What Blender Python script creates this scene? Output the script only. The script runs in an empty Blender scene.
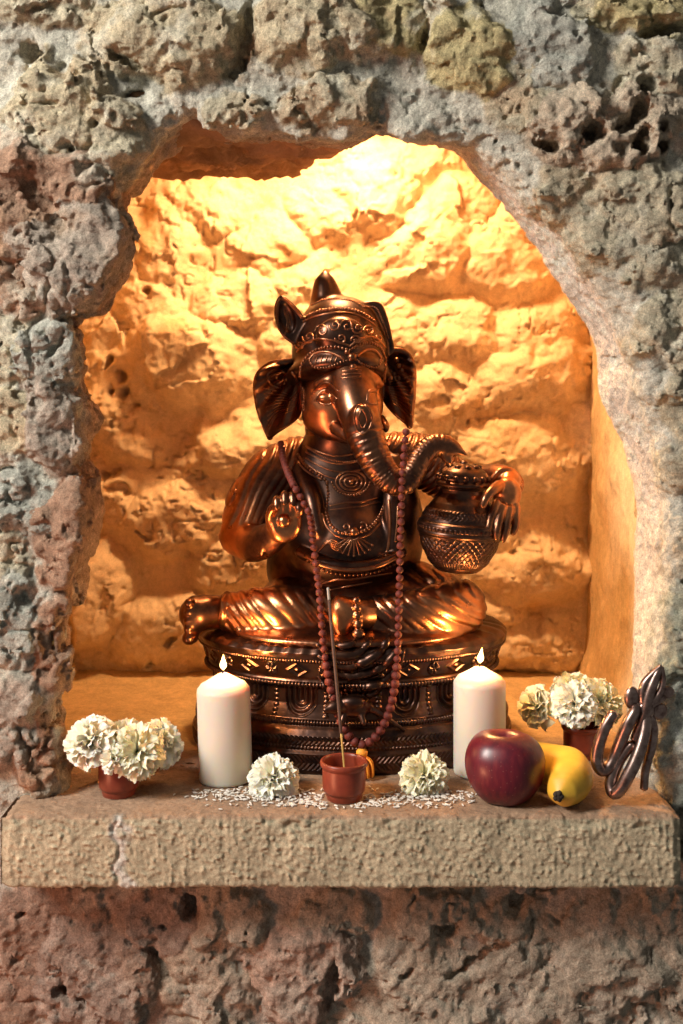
import bpy, bmesh, math, random
import numpy as np
from mathutils import Vector, Matrix, Euler
from mathutils.bvhtree import BVHTree

random.seed(7)
rng = np.random.default_rng(11)
scene = bpy.context.scene
col = scene.collection

# ------------------------------------------------------------------ camera, world, lights, exposure
F = 1150.0                      # focal length in pixels of the 683 x 1024 frame
CAMZ, CAMD, HOR = 0.417, 1.1, 380.0
cam_d = bpy.data.cameras.new('camera')
cam = bpy.data.objects.new('camera', cam_d)
col.objects.link(cam)
cam.location = (0, -CAMD, CAMZ)
cam.rotation_euler = (math.pi / 2, 0, 0)
cam_d.sensor_fit = 'VERTICAL'
cam_d.sensor_height = 36.0
cam_d.lens = 36.0 * F / 1024.0
cam_d.shift_y = -(512 - HOR) / 1024.0
cam_d.clip_start = 0.02
cam_d.dof.use_dof = True
cam_d.dof.focus_distance = 1.2
cam_d.dof.aperture_fstop = 9.0
scene.camera = cam

scene.view_settings.view_transform = 'Standard'
scene.view_settings.look = 'None'
scene.view_settings.gamma = 1.0
scene.view_settings.use_curve_mapping = False
scene.view_settings.exposure = 0.0

world = bpy.data.worlds.new('world')
scene.world = world
world.use_nodes = True
bg = world.node_tree.nodes['Background']
bg.inputs['Color'].default_value = (1.0, 0.96, 0.90, 1)
bg.inputs['Strength'].default_value = 0.13


def area(name, loc, target, size, power, color, size_y=None):
    l = bpy.data.lights.new(name, 'AREA')
    l.energy = power
    l.color = color
    l.size = size
    if size_y:
        l.shape = 'RECTANGLE'
        l.size_y = size_y
    o = bpy.data.objects.new(name, l)
    col.objects.link(o)
    o.location = loc
    d = Vector(target) - Vector(loc)
    o.rotation_euler = d.to_track_quat('-Z', 'Y').to_euler()
    return o


area('window_light', (-1.55, -0.88, 1.45), (0.0, 0.0, 0.40), 0.50, 72.0, (1.0, 0.95, 0.87), 0.8)
area('room_lamp', (-0.95, -0.55, -0.35), (0.0, 0.05, -0.05), 0.25, 6.0, (1.0, 0.36, 0.18))
area('niche_lamp', (-0.010, 0.345, 0.835), (-0.01, 0.33, 0.0), 0.12, 8.2, (1.0, 0.575, 0.255), 0.08)


# ------------------------------------------------------------------ numeric helpers
def P(px, py, Y):
    """a point seen at pixel (px, py), Y metres in front of the camera"""
    return np.array([(px - 341.5) * Y / F, Y - CAMD, CAMZ - (py - HOR) * Y / F])


_tab = np.random.default_rng(3)
PERM = _tab.permutation(4096).astype(np.int32)
PVAL = _tab.uniform(-1, 1, 4096).astype(np.float32)
POFF = _tab.uniform(0, 1, (4096, 3)).astype(np.float32)
PGRD = _tab.uniform(-1, 1, (4096, 3)).astype(np.float32)


def noise3(p, seed=0):
    """smooth value noise, about -1..1; p is (N, 3)"""
    p = np.asarray(p, dtype=np.float32)
    f = np.floor(p)
    i = f.astype(np.int32) & 4095
    t = p - f
    t = t * t * t * (t * (t * 6 - 15) + 10)
    X = [PERM[(i[:, 0] + seed * 131) & 4095], PERM[(i[:, 0] + 1 + seed * 131) & 4095]]
    tx, ty, tz = t[:, 0], t[:, 1], t[:, 2]
    lay = []
    for dz in (0, 1):
        row = []
        for dy in (0, 1):
            v = [PVAL[PERM[(PERM[(X[dx] + i[:, 1] + dy) & 4095] + i[:, 2] + dz) & 4095]] for dx in (0, 1)]
            row.append(v[0] + (v[1] - v[0]) * tx)
        lay.append(row[0] + (row[1] - row[0]) * ty)
    return lay[0] + (lay[1] - lay[0]) * tz


def cell_index(c, seed):
    return PERM[(PERM[(PERM[(c[:, 0] + seed * 57) & 4095] + c[:, 1]) & 4095] + c[:, 2]) & 4095]


def fbm(p, freq, octaves=4, seed=0, gain=0.5):
    p = np.asarray(p, dtype=np.float32)
    r = np.zeros(len(p), dtype=np.float32)
    a, s = 1.0, 0.0
    for o in range(octaves):
        r += a * noise3(p * (freq * 2.03 ** o) + 17.3 * o, seed + o * 13)
        s += a
        a *= gain
    return r / s * 1.6


def ridged(p, freq, octaves=3, seed=0):
    p = np.asarray(p, dtype=np.float32)
    r = np.zeros(len(p), dtype=np.float32)
    a, s = 1.0, 0.0
    for o in range(octaves):
        r += a * (1 - 2 * np.abs(noise3(p * (freq * 2.03 ** o) + 9.1 * o, seed + o * 7)))
        s += a
        a *= 0.5
    return r / s


def sstep(a, b, x):
    t = np.clip((x - a) / (b - a), 0, 1)
    return t * t * (3 - 2 * t)


def cells(p, freq, seed=0):
    """worley noise: distance to nearest and second point, and a random value per cell"""
    q = np.asarray(p * freq, dtype=np.float32)
    b = np.floor(q).astype(np.int32)
    f1 = np.full(len(p), 9.0, dtype=np.float32)
    f2 = f1.copy()
    cid = np.zeros(len(p), dtype=np.float32)
    for dx in (-1, 0, 1):
        for dy in (-1, 0, 1):
            for dz in (-1, 0, 1):
                c = b + np.array([dx, dy, dz], dtype=np.int32)
                k = cell_index(c, seed)
                v = c + POFF[k] - q
                d = np.sqrt((v * v).sum(1))
                new = d < f1
                f2 = np.where(new, f1, np.minimum(f2, d))
                cid = np.where(new, PVAL[k] * 0.5 + 0.5, cid)
                f1 = np.where(new, d, f1)
    return f1, f2, cid


def facets(p, freq, seed):
    """chiselled look: every worley cell is a plane with a tilt of its own"""
    q = np.asarray(p * freq, dtype=np.float32)
    b = np.floor(q).astype(np.int32)
    best = np.full(len(p), 9.0, dtype=np.float32)
    val = np.zeros(len(p), dtype=np.float32)
    for dx in (-1, 0, 1):
        for dy in (-1, 0, 1):
            for dz in (-1, 0, 1):
                c = b + np.array([dx, dy, dz], dtype=np.int32)
                k = cell_index(c, seed)
                v = q - c - POFF[k]
                d = (v * v).sum(1)
                w = d < best
                best = np.where(w, d, best)
                val = np.where(w, (v * PGRD[k]).sum(1) + 0.35 * PVAL[k], val)
    return val


def catmull(pts, n):
    pts = np.asarray(pts, float)
    if len(pts) == 2:
        t = np.linspace(0, 1, n)[:, None]
        return pts[0] * (1 - t) + pts[1] * t
    pp = np.vstack([2 * pts[0] - pts[1], pts, 2 * pts[-1] - pts[-2]])
    seg = len(pts) - 1
    u = np.linspace(0, seg - 1e-9, n)
    i = u.astype(int)
    t = (u - i)[:, None]
    a, b, c, d = pp[i], pp[i + 1], pp[i + 2], pp[i + 3]
    return 0.5 * (2 * b + (c - a) * t + (2 * a - 5 * b + 4 * c - d) * t ** 2 + (3 * b - a - 3 * c + d) * t ** 3)


def resample(pts, step):
    d = np.linalg.norm(np.diff(pts, axis=0), axis=1)
    s = np.concatenate([[0], np.cumsum(d)])
    n = max(2, int(round(s[-1] / step)) + 1)
    t = np.linspace(0, s[-1], n)
    return np.stack([np.interp(t, s, pts[:, k]) for k in range(pts.shape[1])], 1)


# ------------------------------------------------------------------ object helpers
def link(name, me, mat=None, parent=None, smooth=True):
    o = bpy.data.objects.new(name, me)
    col.objects.link(o)
    if mat is not None:
        me.materials.append(mat)
    if parent is not None:
        o.parent = parent
    if smooth and len(me.polygons):
        me.polygons.foreach_set('use_smooth', np.ones(len(me.polygons), dtype=bool))
    return o


def mesh_np(name, verts, quads, tint=None):
    me = bpy.data.meshes.new(name)
    verts = np.asarray(verts, dtype=np.float32)
    quads = np.asarray(quads, dtype=np.int32)
    nv, nf, k = len(verts), len(quads), quads.shape[1]
    me.vertices.add(nv)
    me.vertices.foreach_set('co', verts.ravel())
    me.loops.add(nf * k)
    me.loops.foreach_set('vertex_index', quads.ravel())
    me.polygons.add(nf)
    me.polygons.foreach_set('loop_start', np.arange(nf, dtype=np.int32) * k)
    me.update(calc_edges=True)
    if tint is not None:
        ca = me.color_attributes.new('tint', 'FLOAT_COLOR', 'POINT')
        c = np.ones((nv, 4), dtype=np.float32)
        c[:, :3] = np.clip(tint, 0, 1)
        ca.data.foreach_set('color', c.ravel())
    me.validate()
    return me


def grid_quads(nu, nv, wrap_u=False, flip=False):
    iu = np.arange(nu if wrap_u else nu - 1)
    iv = np.arange(nv - 1)
    a, b = np.meshgrid(iu, iv, indexing='ij')
    a2 = (a + 1) % nu
    q = np.stack([a * nv + b, a2 * nv + b, a2 * nv + b + 1, a * nv + b + 1], -1).reshape(-1, 4)
    return q[:, ::-1] if flip else q


def grid_normals(V, wrap_u=False):
    if wrap_u:
        du = np.roll(V, -1, 0) - np.roll(V, 1, 0)
    else:
        du = np.gradient(V, axis=0)
    dv = np.gradient(V, axis=1)
    n = np.cross(du, dv)
    return n / np.maximum(np.linalg.norm(n, axis=-1, keepdims=True), 1e-12)


class Parts:
    """collects verts and faces of any size into ONE mesh"""
    def __init__(self):
        self.v, self.f = [], []

    def add(self, verts, faces):
        o = len(self.v)
        self.v.extend(map(tuple, verts))
        self.f.extend([tuple(int(i) + o for i in fc) for fc in faces])

    def tube(self, pts, r, n=8, cap=True):
        pts = np.asarray(pts, float)
        m = len(pts)
        r = np.full(m, r) if np.isscalar(r) else np.asarray(r, float)
        tan = np.gradient(pts, axis=0)
        tan /= np.maximum(np.linalg.norm(tan, axis=1, keepdims=True), 1e-12)
        up = np.array([0, 0, 1.0]) if abs(tan[0][2]) < 0.9 else np.array([0, 1.0, 0])
        x = np.cross(up, tan[0])
        x /= np.linalg.norm(x)
        V = []
        for i in range(m):
            x = x - tan[i] * x.dot(tan[i])
            x /= max(np.linalg.norm(x), 1e-9)
            y = np.cross(tan[i], x)
            for k in range(n):
                a = 2 * math.pi * k / n
                V.append(pts[i] + r[i] * (math.cos(a) * x + math.sin(a) * y))
        Fc = [(i * n + k, i * n + (k + 1) % n, (i + 1) * n + (k + 1) % n, (i + 1) * n + k)
              for i in range(m - 1) for k in range(n)]
        if cap:
            V.append(pts[0] - tan[0] * r[0] * 0.6)
            V.append(pts[-1] + tan[-1] * r[-1] * 0.6)
            b = m * n
            Fc += [(b, (k + 1) % n, k) for k in range(n)]
            Fc += [(b + 1, (m - 1) * n + k, (m - 1) * n + (k + 1) % n) for k in range(n)]
        self.add(V, Fc)

    def ball(self, c, r, nu=8, nv=6):
        c = np.asarray(c, float)
        r = np.array([r, r, r]) if np.isscalar(r) else np.asarray(r, float)
        V = [c + r * (0, 0, 1)]
        for j in range(1, nv):
            t = math.pi * j / nv
            for k in range(nu):
                a = 2 * math.pi * k / nu
                V.append(c + r * (math.sin(t) * math.cos(a), math.sin(t) * math.sin(a), math.cos(t)))
        V.append(c - r * (0, 0, 1))
        Fc = [(0, 1 + k, 1 + (k + 1) % nu) for k in range(nu)]
        for j in range(nv - 2):
            for k in range(nu):
                a = 1 + j * nu
                Fc.append((a + k, a + nu + k, a + nu + (k + 1) % nu, a + (k + 1) % nu))
        l = len(V) - 1
        Fc += [(l, l - nu + (k + 1) % nu, l - nu + k) for k in range(nu)]
        self.add(V, Fc)

    def build(self, name, mat, parent=None):
        me = bpy.data.meshes.new(name)
        me.from_pydata([tuple(map(float, v)) for v in self.v], [], self.f)
        me.update()
        return link(name, me, mat, parent)


def lathe(name, prof, mat, parent=None, n=64, loc=None, tilt=None):
    """closed lathe from a list of (radius, height)"""
    prof = np.asarray(prof, float)
    a = np.linspace(0, 2 * math.pi, n, endpoint=False)
    V = np.stack([np.cos(a)[:, None] * prof[:, 0], np.sin(a)[:, None] * prof[:, 0],
                  np.broadcast_to(prof[:, 1], (n, len(prof)))], -1)
    me = mesh_np(name, V.reshape(-1, 3), grid_quads(n, len(prof), True))
    bm = bmesh.new()
    bm.from_mesh(me)
    bmesh.ops.remove_doubles(bm, verts=bm.verts, dist=1e-6)
    bmesh.ops.recalc_face_normals(bm, faces=bm.faces)
    bm.to_mesh(me)
    bm.free()
    o = link(name, me, mat, parent)
    if loc is not None:
        o.location = loc
    if tilt is not None:
        o.rotation_euler = tilt
    return o


def smooth_prof(pts, n=60):
    return np.maximum(catmull(pts, n), [[0, -9]])


def thing(name, label, cat, loc=(0, 0, 0), group=None):
    o = bpy.data.objects.new(name, None)
    o.empty_display_size = 0.02
    col.objects.link(o)
    o.location = loc
    o['label'] = label
    o['category'] = cat
    if group:
        o['group'] = group
    return o


def tag(o, label, cat, group=None, kind=None):
    o['label'] = label
    o['category'] = cat
    if group:
        o['group'] = group
    if kind:
        o['kind'] = kind
    return o


# ------------------------------------------------------------------ materials
def new_mat(name):
    m = bpy.data.materials.new(name)
    m.use_nodes = True
    nt = m.node_tree
    return m, nt, nt.nodes['Principled BSDF']


def nd(nt, t, **kw):
    n = nt.nodes.new(t)
    for k, v in kw.items():
        if k in n.inputs.keys():
            n.inputs[k].default_value = v
        else:
            setattr(n, k, v)
    return n


def ramp(nt, stops):
    r = nt.nodes.new('ShaderNodeValToRGB')
    e = r.color_ramp.elements
    while len(e) < len(stops):
        e.new(0.5)
    for k, (p, c) in enumerate(stops):
        e[k].position = p
        e[k].color = (*c, 1)
    return r


def noise_node(nt, scale, detail=5, rough=0.6, vec=None):
    n = nd(nt, 'ShaderNodeTexNoise')
    n.inputs['Scale'].default_value = scale
    n.inputs['Detail'].default_value = detail
    n.inputs['Roughness'].default_value = rough
    if vec is None:
        vec = nd(nt, 'ShaderNodeTexCoord').outputs['Object']
    nt.links.new(vec, n.inputs['Vector'])
    return n


def stone_mat(name, bump=0.5, scale=420.0, var=0.35, dist=0.0016):
    m, nt, b = new_mat(name)
    at = nd(nt, 'ShaderNodeAttribute', attribute_name='tint')
    n1 = noise_node(nt, scale * 0.35, 6, 0.7)
    rp = ramp(nt, [(0.3, (1 - var,) * 3), (0.7, (1 + var * 0.5,) * 3)])
    nt.links.new(n1.outputs['Fac'], rp.inputs['Fac'])
    mx = nd(nt, 'ShaderNodeMix', data_type='RGBA', blend_type='MULTIPLY')
    mx.inputs['Factor'].default_value = 1
    nt.links.new(at.outputs['Color'], mx.inputs[6])
    nt.links.new(rp.outputs['Color'], mx.inputs[7])
    n3 = noise_node(nt, scale * 1.5, 4, 0.7)
    rp3 = ramp(nt, [(0.36, (1 - var * 0.9,) * 3), (0.56, (1.0, 1.0, 1.0)), (0.70, (1 + var * 0.35,) * 3)])
    nt.links.new(n3.outputs['Fac'], rp3.inputs['Fac'])
    mx3 = nd(nt, 'ShaderNodeMix', data_type='RGBA', blend_type='MULTIPLY')
    mx3.inputs['Factor'].default_value = 1
    nt.links.new(mx.outputs[2], mx3.inputs[6])
    nt.links.new(rp3.outputs['Color'], mx3.inputs[7])
    nt.links.new(mx3.outputs[2], b.inputs['Base Color'])
    n2 = noise_node(nt, scale, 8, 0.72)
    bp = nd(nt, 'ShaderNodeBump')
    bp.inputs['Strength'].default_value = bump
    bp.inputs['Distance'].default_value = dist
    nt.links.new(n2.outputs['Fac'], bp.inputs['Height'])
    nt.links.new(bp.outputs['Normal'], b.inputs['Normal'])
    b.inputs['Roughness'].default_value = 0.92
    b.inputs['Specular IOR Level'].default_value = 0.2
    return m


def simple_mat(name, color, rough=0.5, metallic=0.0, color2=None, nscale=60, bump=0.0, bscale=300, bdist=0.0005,
               spec=0.5, rough2=None):
    m, nt, b = new_mat(name)
    b.inputs['Roughness'].default_value = rough
    b.inputs['Metallic'].default_value = metallic
    b.inputs['Specular IOR Level'].default_value = spec
    if color2 is None:
        b.inputs['Base Color'].default_value = (*color, 1)
    else:
        n = noise_node(nt, nscale, 6, 0.65)
        r = ramp(nt, [(0.35, color), (0.65, color2)])
        nt.links.new(n.outputs['Fac'], r.inputs['Fac'])
        nt.links.new(r.outputs['Color'], b.inputs['Base Color'])
        if rough2 is not None:
            r2 = ramp(nt, [(0.35, (rough,) * 3), (0.65, (rough2,) * 3)])
            nt.links.new(n.outputs['Fac'], r2.inputs['Fac'])
            nt.links.new(r2.outputs['Color'], b.inputs['Roughness'])
    if bump:
        n = noise_node(nt, bscale, 5, 0.6)
        bp = nd(nt, 'ShaderNodeBump')
        bp.inputs['Strength'].default_value = bump
        bp.inputs['Distance'].default_value = bdist
        nt.links.new(n.outputs['Fac'], bp.inputs['Height'])
        nt.links.new(bp.outputs['Normal'], b.inputs['Normal'])
    return m


M_wall = stone_mat('rubble_stone', 1.0, 400, 0.40, 0.0042)
M_back = stone_mat('limestone_rubble', bump=0.4, scale=330, var=0.16)
M_ledge = stone_mat('pitted_limestone', bump=0.6, scale=520, var=0.3)
M_floor = stone_mat('sandy_stone', bump=0.3, scale=380, var=0.22)
M_bronze = simple_mat('antique_copper', (0.10, 0.048, 0.034), 0.36, 1.0, (0.38, 0.165, 0.085), 34, 0.12, 260, 0.0004,
                      rough2=0.27)
# a brighter copper colour is mixed in where the vertex attribute is set
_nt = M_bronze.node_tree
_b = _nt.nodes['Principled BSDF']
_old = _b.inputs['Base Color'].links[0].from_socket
_at = nd(_nt, 'ShaderNodeAttribute', attribute_name='copper_spots')
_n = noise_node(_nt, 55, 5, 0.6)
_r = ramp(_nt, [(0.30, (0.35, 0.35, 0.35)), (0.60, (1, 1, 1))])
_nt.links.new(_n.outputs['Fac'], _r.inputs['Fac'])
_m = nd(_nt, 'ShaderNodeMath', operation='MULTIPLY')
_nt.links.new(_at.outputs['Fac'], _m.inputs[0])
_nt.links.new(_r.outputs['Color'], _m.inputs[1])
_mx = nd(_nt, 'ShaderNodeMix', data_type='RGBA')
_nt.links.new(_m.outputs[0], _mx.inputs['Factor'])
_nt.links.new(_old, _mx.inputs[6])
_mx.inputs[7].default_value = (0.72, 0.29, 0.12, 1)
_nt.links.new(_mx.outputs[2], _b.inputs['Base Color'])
M_bronze_dark = simple_mat('dark_patinated_copper', (0.045, 0.030, 0.028), 0.38, 1.0, (0.17, 0.085, 0.055), 40, 0.15, 240,
                           0.0004, rough2=0.3)
M_trim = simple_mat('rubbed_copper', (0.22, 0.095, 0.05), 0.32, 1.0, (0.46, 0.20, 0.10), 90)


# ------------------------------------------------------------------ distance fields turned into meshes
class Field:
    def __init__(self, lo, hi, h):
        self.lo, self.h = np.asarray(lo, float), h
        self.n = np.ceil((np.asarray(hi) - self.lo) / h).astype(int) + 1
        self.d = np.full(self.n, 0.05, dtype=np.float32)

    def block(self, lo, hi):
        a = np.clip(np.floor((np.asarray(lo) - self.lo) / self.h).astype(int), 0, self.n)
        b = np.clip(np.ceil((np.asarray(hi) - self.lo) / self.h).astype(int) + 1, 0, self.n)
        sl = tuple(slice(i, j) for i, j in zip(a, b))
        ax = [self.lo[k] + self.h * np.arange(a[k], b[k]) for k in range(3)]
        X = np.stack(np.meshgrid(*ax, indexing='ij'), -1)
        return sl, X

    def merge(self, sl, d, k, sub=False):
        o = self.d[sl]
        if sub:
            hh = np.clip(0.5 - 0.5 * (d + o) / k, 0, 1)
            self.d[sl] = o * (1 - hh) - d * hh + k * hh * (1 - hh)
        else:
            hh = np.clip(0.5 + 0.5 * (o - d) / k, 0, 1)
            self.d[sl] = o * (1 - hh) + d * hh - k * hh * (1 - hh)

    def ell(self, c, r, k=0.006, rot=None, sub=False, mod=None):
        c, r = np.asarray(c, float), np.asarray(r, float)
        m = r.max() + 0.02
        sl, X = self.block(c - m, c + m)
        if X.size == 0:
            return
        p = X - c
        if rot is not None:
            p = p @ np.array(Euler(rot).to_matrix())
        k0 = np.linalg.norm(p / r, axis=-1)
        k1 = np.linalg.norm(p / (r * r), axis=-1)
        d = k0 * (k0 - 1) / np.maximum(k1, 1e-9)
        if mod is not None:
            d = d + mod(X)
        self.merge(sl, d, k, sub)

    def tube(self, pts, rad, k=0.005, n=None, mod=None, rings=None, sub=False, flat=None):
        pts = np.asarray(pts, float)
        n = n or 8 * len(pts)
        C = catmull(pts, n)
        R = np.interp(np.linspace(0, 1, n), np.linspace(0, 1, len(rad)), rad)
        m = R.max() + 0.016
        sl, X = self.block(C.min(0) - m, C.max(0) + m)
        if X.size == 0:
            return
        best = np.full(X.shape[:-1], 9.0)
        sb = np.zeros(X.shape[:-1])
        s0 = 0.0
        for i in range(n - 1):
            ab = C[i + 1] - C[i]
            L = np.linalg.norm(ab)
            if L < 1e-7:
                continue
            p = X - C[i]
            if flat is not None:        # squash across one direction
                f = np.asarray(flat[0], float)
                p = p + np.outer((p @ f).ravel() * (flat[1] - 1), f).reshape(p.shape)
                ab2 = ab + f * ab.dot(f) * (flat[1] - 1)
            else:
                ab2 = ab
            t = np.clip(p @ ab2 / ab2.dot(ab2), 0, 1)
            d = np.linalg.norm(p - t[..., None] * ab2, axis=-1) - (R[i] + (R[i + 1] - R[i]) * t)
            w = d < best
            best = np.where(w, d, best)
            if rings is not None:
                sb = np.where(w, s0 + t * L, sb)
            s0 += L
        if rings is not None:
            amp, pitch, lo_s = rings
            best = best - amp * np.abs(np.sin(math.pi * sb / pitch)) * sstep(lo_s, lo_s + 0.02, sb)
        if mod is not None:
            best = best + mod(X)
        self.merge(sl, best, k, sub)

    def plate(self, poly, y, thick, k=0.004, roundr=0.002, bend=None, mod=None):
        """poly: (x, z) outline; a plate of that shape about the plane y, bent by bend(X)"""
        poly = catmull(np.vstack([poly, poly[:1]]), 5 * len(poly) + 1)[:-1]
        m = thick + 0.03
        lo = np.array([poly[:, 0].min() - 0.012, y - m, poly[:, 1].min() - 0.012])
        hi = np.array([poly[:, 0].max() + 0.012, y + m, poly[:, 1].max() + 0.012])
        sl, X = self.block(lo, hi)
        x, z = X[:, 0, :, 0], X[:, 0, :, 2]
        d = np.full(x.shape, 9.0)
        sg = np.ones(x.shape)
        for i in range(len(poly)):
            a, b = poly[i], poly[(i + 1) % len(poly)]
            e = b - a
            wx, wz = x - a[0], z - a[1]
            t = np.clip((wx * e[0] + wz * e[1]) / max(e.dot(e), 1e-12), 0, 1)
            d = np.minimum(d, np.hypot(wx - e[0] * t, wz - e[1] * t))
            c1, c2 = z >= a[1], z < b[1]
            c3 = e[0] * wz > e[1] * wx
            sg = np.where((c1 & c2 & c3) | (~c1 & ~c2 & ~c3), -sg, sg)
        d2 = (d * sg)[:, None, :]
        yy = y + (bend(X) if bend is not None else 0)
        th_ = thick + (mod(X) if mod is not None else 0)
        dy = np.abs(X[..., 1] - yy) - th_
        a, b = d2 + roundr, dy + roundr
        dd = np.minimum(np.maximum(a, b), 0) + np.hypot(np.maximum(a, 0), np.maximum(b, 0)) - roundr
        self.merge(sl, dd, k)

    def sample(self, p):
        q = (np.asarray(p) - self.lo) / self.h
        i = np.clip(np.floor(q).astype(int), 0, self.n - 2)
        t = np.clip(q - i, 0, 1)
        r = 0
        for dx in (0, 1):
            for dy in (0, 1):
                for dz in (0, 1):
                    w = (t[:, 0] if dx else 1 - t[:, 0]) * (t[:, 1] if dy else 1 - t[:, 1]) * (t[:, 2] if dz else 1 - t[:, 2])
                    r = r + w * self.d[i[:, 0] + dx, i[:, 1] + dy, i[:, 2] + dz]
        return r

    def mesh(self, name, mat, parent=None):
        """naive surface nets"""
        d = self.d
        ins = d < 0
        num = np.zeros(np.array(d.shape) - 1, dtype=np.float32)
        acc = np.zeros(tuple(np.array(d.shape) - 1) + (3,), dtype=np.float32)
        S = [slice(0, -1), slice(1, None)]
        for ax in range(3):
            o = [k for k in range(3) if k != ax]
            for u in (0, 1):
                for v in (0, 1):
                    s0, s1 = [None] * 3, [None] * 3
                    s0[ax], s1[ax] = S[0], S[1]
                    s0[o[0]] = s1[o[0]] = S[u]
                    s0[o[1]] = s1[o[1]] = S[v]
                    a, b = d[tuple(s0)], d[tuple(s1)]
                    x = ins[tuple(s0)] != ins[tuple(s1)]
                    t = np.where(x, a / np.where(x, a - b, 1), 0)
                    num += x
                    acc[..., ax] += t
                    acc[..., o[0]] += x * u
                    acc[..., o[1]] += x * v
        act = num > 0
        idx = np.full(act.shape, -1, dtype=np.int64)
        ijk = np.argwhere(act)
        idx[act] = np.arange(len(ijk))
        verts = self.lo + self.h * (ijk + acc[act] / num[act][:, None])
        quads = []
        for ax in range(3):
            o = [k for k in range(3) if k != ax]
            sl0, sl1 = [slice(1, -1)] * 3, [slice(1, -1)] * 3
            sl0[ax], sl1[ax] = slice(0, -1), slice(1, None)
            a, b = ins[tuple(sl0)], ins[tuple(sl1)]
            e = np.argwhere(a != b)
            flip = a[tuple(e.T)]
            base = e.copy()
            base[:, o[0]] += 1
            base[:, o[1]] += 1
            def at(du, dv):
                c = base.copy()
                c[:, o[0]] -= du
                c[:, o[1]] -= dv
                return idx[tuple(c.T)]
            qd = np.stack([at(1, 1), at(0, 1), at(0, 0), at(1, 0)], 1)
            if ax == 1:
                flip = ~flip
            qd[~flip] = qd[~flip][:, ::-1]
            quads.append(qd)
        quads = np.vstack(quads)
        quads = quads[(quads >= 0).all(1)]
        me = mesh_np(name, verts, quads)
        return link(name, me, mat, parent)


# ------------------------------------------------------------------ rubble walls
def stone_field(q, stones, seed, edge=0.30, power=2.8):
    """q: (N,2) pixel-like wall coordinates.  returns height (m) and index of the stone (-1 = mortar)"""
    H = np.zeros(len(q))
    I = np.full(len(q), -1)
    for k, (cx, cy, rx, ry, ang, h) in enumerate(stones):
        a = math.radians(ang)
        sel = np.nonzero((np.abs(q[:, 0] - cx) < rx + ry + 10) & (np.abs(q[:, 1] - cy) < rx + ry + 10))[0]
        if not len(sel):
            continue
        dx, dy = q[sel, 0] - cx, q[sel, 1] - cy
        u = np.abs(dx * math.cos(a) + dy * math.sin(a)) / rx
        v = np.abs(-dx * math.sin(a) + dy * math.cos(a)) / ry
        d = (u ** power + v ** power) ** (1 / power)
        # every stone has a tilted face of its own
        tx, ty = ((k * 0.618 + seed * 0.3) % 1 - 0.5) * 0.5, ((k * 0.381 + seed * 0.7) % 1 - 0.5) * 0.5
        face = 1 + tx * dx / rx + ty * dy / ry
        hh = h * face * sstep(1.0 + edge * 0.35, 1.0 - edge, d)
        w = hh > H[sel]
        H[sel[w]] = hh[w]
        I[sel[w]] = k
    return H, I


FRONT = [
    (40, 8, 62, 20, 0, .020), (168, 40, 66, 36, -3, .034), (60, 105, 44, 42, 10, .030), (112, 135, 32, 30, 40, .028),
    (50, 190, 58, 46, 0, .026), (80, 250, 54, 58, 0, .034), (15, 262, 24, 42, 0, .014), (315, 30, 60, 34, 4, .032),
    (390, 18, 34, 34, 0, .018), (306, 104, 28, 24, 0, .022), (350, 106, 22, 20, 10, .018), (238, 108, 26, 18, 10, .012),
    (470, 55, 46, 42, 15, .026), (437, 12, 16, 20, 0, .014), (545, 42, 44, 42, 20, .022), (520, 105, 30, 34, -30, .014),
    (640, 8, 60, 20, 5, .022), (655, 62, 40, 24, -10, .016), (612, 128, 72, 42, -8, .026), (560, 195, 30, 26, 30, .012),
    (640, 205, 46, 32, 0, .020), (600, 245, 30, 26, 40, .014), (655, 268, 34, 30, 0, .018), (668, 335, 30, 34, 0, .016),
    (690, 405, 26, 36, 0, .014), (675, 470, 16, 26, 0, .008), (683, 560, 16, 40, 0, .006), (690, 640, 28, 46, 0, .018),
    (684, 745, 28, 50, 0, .024), (700, 835, 26, 40, 0, .012),
    (42, 350, 34, 34, 5, .022), (2, 350, 20, 40, 0, .012), (48, 418, 30, 40, 0, .024), (2, 430, 18, 36, 0, .012),
    (20, 505, 28, 30, 0, .018), (68, 522, 26, 58, 8, .022), (8, 556, 22, 26, 0, .010), (18, 620, 24, 46, -8, .022),
    (58, 640, 22, 62, 5, .016), (14, 720, 30, 50, 0, .024), (44, 752, 22, 42, 0, .014),
    (20, 955, 28, 70, 10, .014), (100, 965, 66, 58, 10, .026), (70, 905, 50, 24, 10, .014), (160, 915, 40, 28, 20, .016),
    (234, 916, 36, 26, 0, .028), (205, 985, 44, 46, 30, .018), (308, 972, 42, 52, -25, .034), (330, 912, 36, 24, 0, .020),
    (360, 1000, 40, 40, 0, .010), (415, 955, 42, 34, -30, .020), (440, 908, 40, 22, 0, .022), (430, 1010, 46, 36, -20, .026),
    (505, 915, 30, 24, -40, .020), (500, 985, 52, 42, -30, .022), (575, 930, 60, 24, -25, .014), (600, 985, 62, 42, -35, .028),
    (660, 930, 36, 36, -30, .022), (672, 1000, 34, 40, 0, .018),
]
FRONT_TINT = {  # stones whose own colour leaves the common grey beige
    4: 'red', 5: 'greyred', 6: 'red', 1: 'beige', 7: 'beige', 12: 'yellow', 14: 'grey', 18: 'pinkbeige', 2: 'beige',
    30: 'grey', 32: 'greyred', 34: 'grey', 35: 'red', 37: 'grey', 38: 'red', 39: 'greyred', 27: 'green', 28: 'greywhite',
    42: 'redgrey', 44: 'redgrey', 47: 'pink', 41: 'red', 43: 'red', 40: 'red', 16: 'yellow', 8: 'yellow', 33: 'beige',
}
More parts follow.
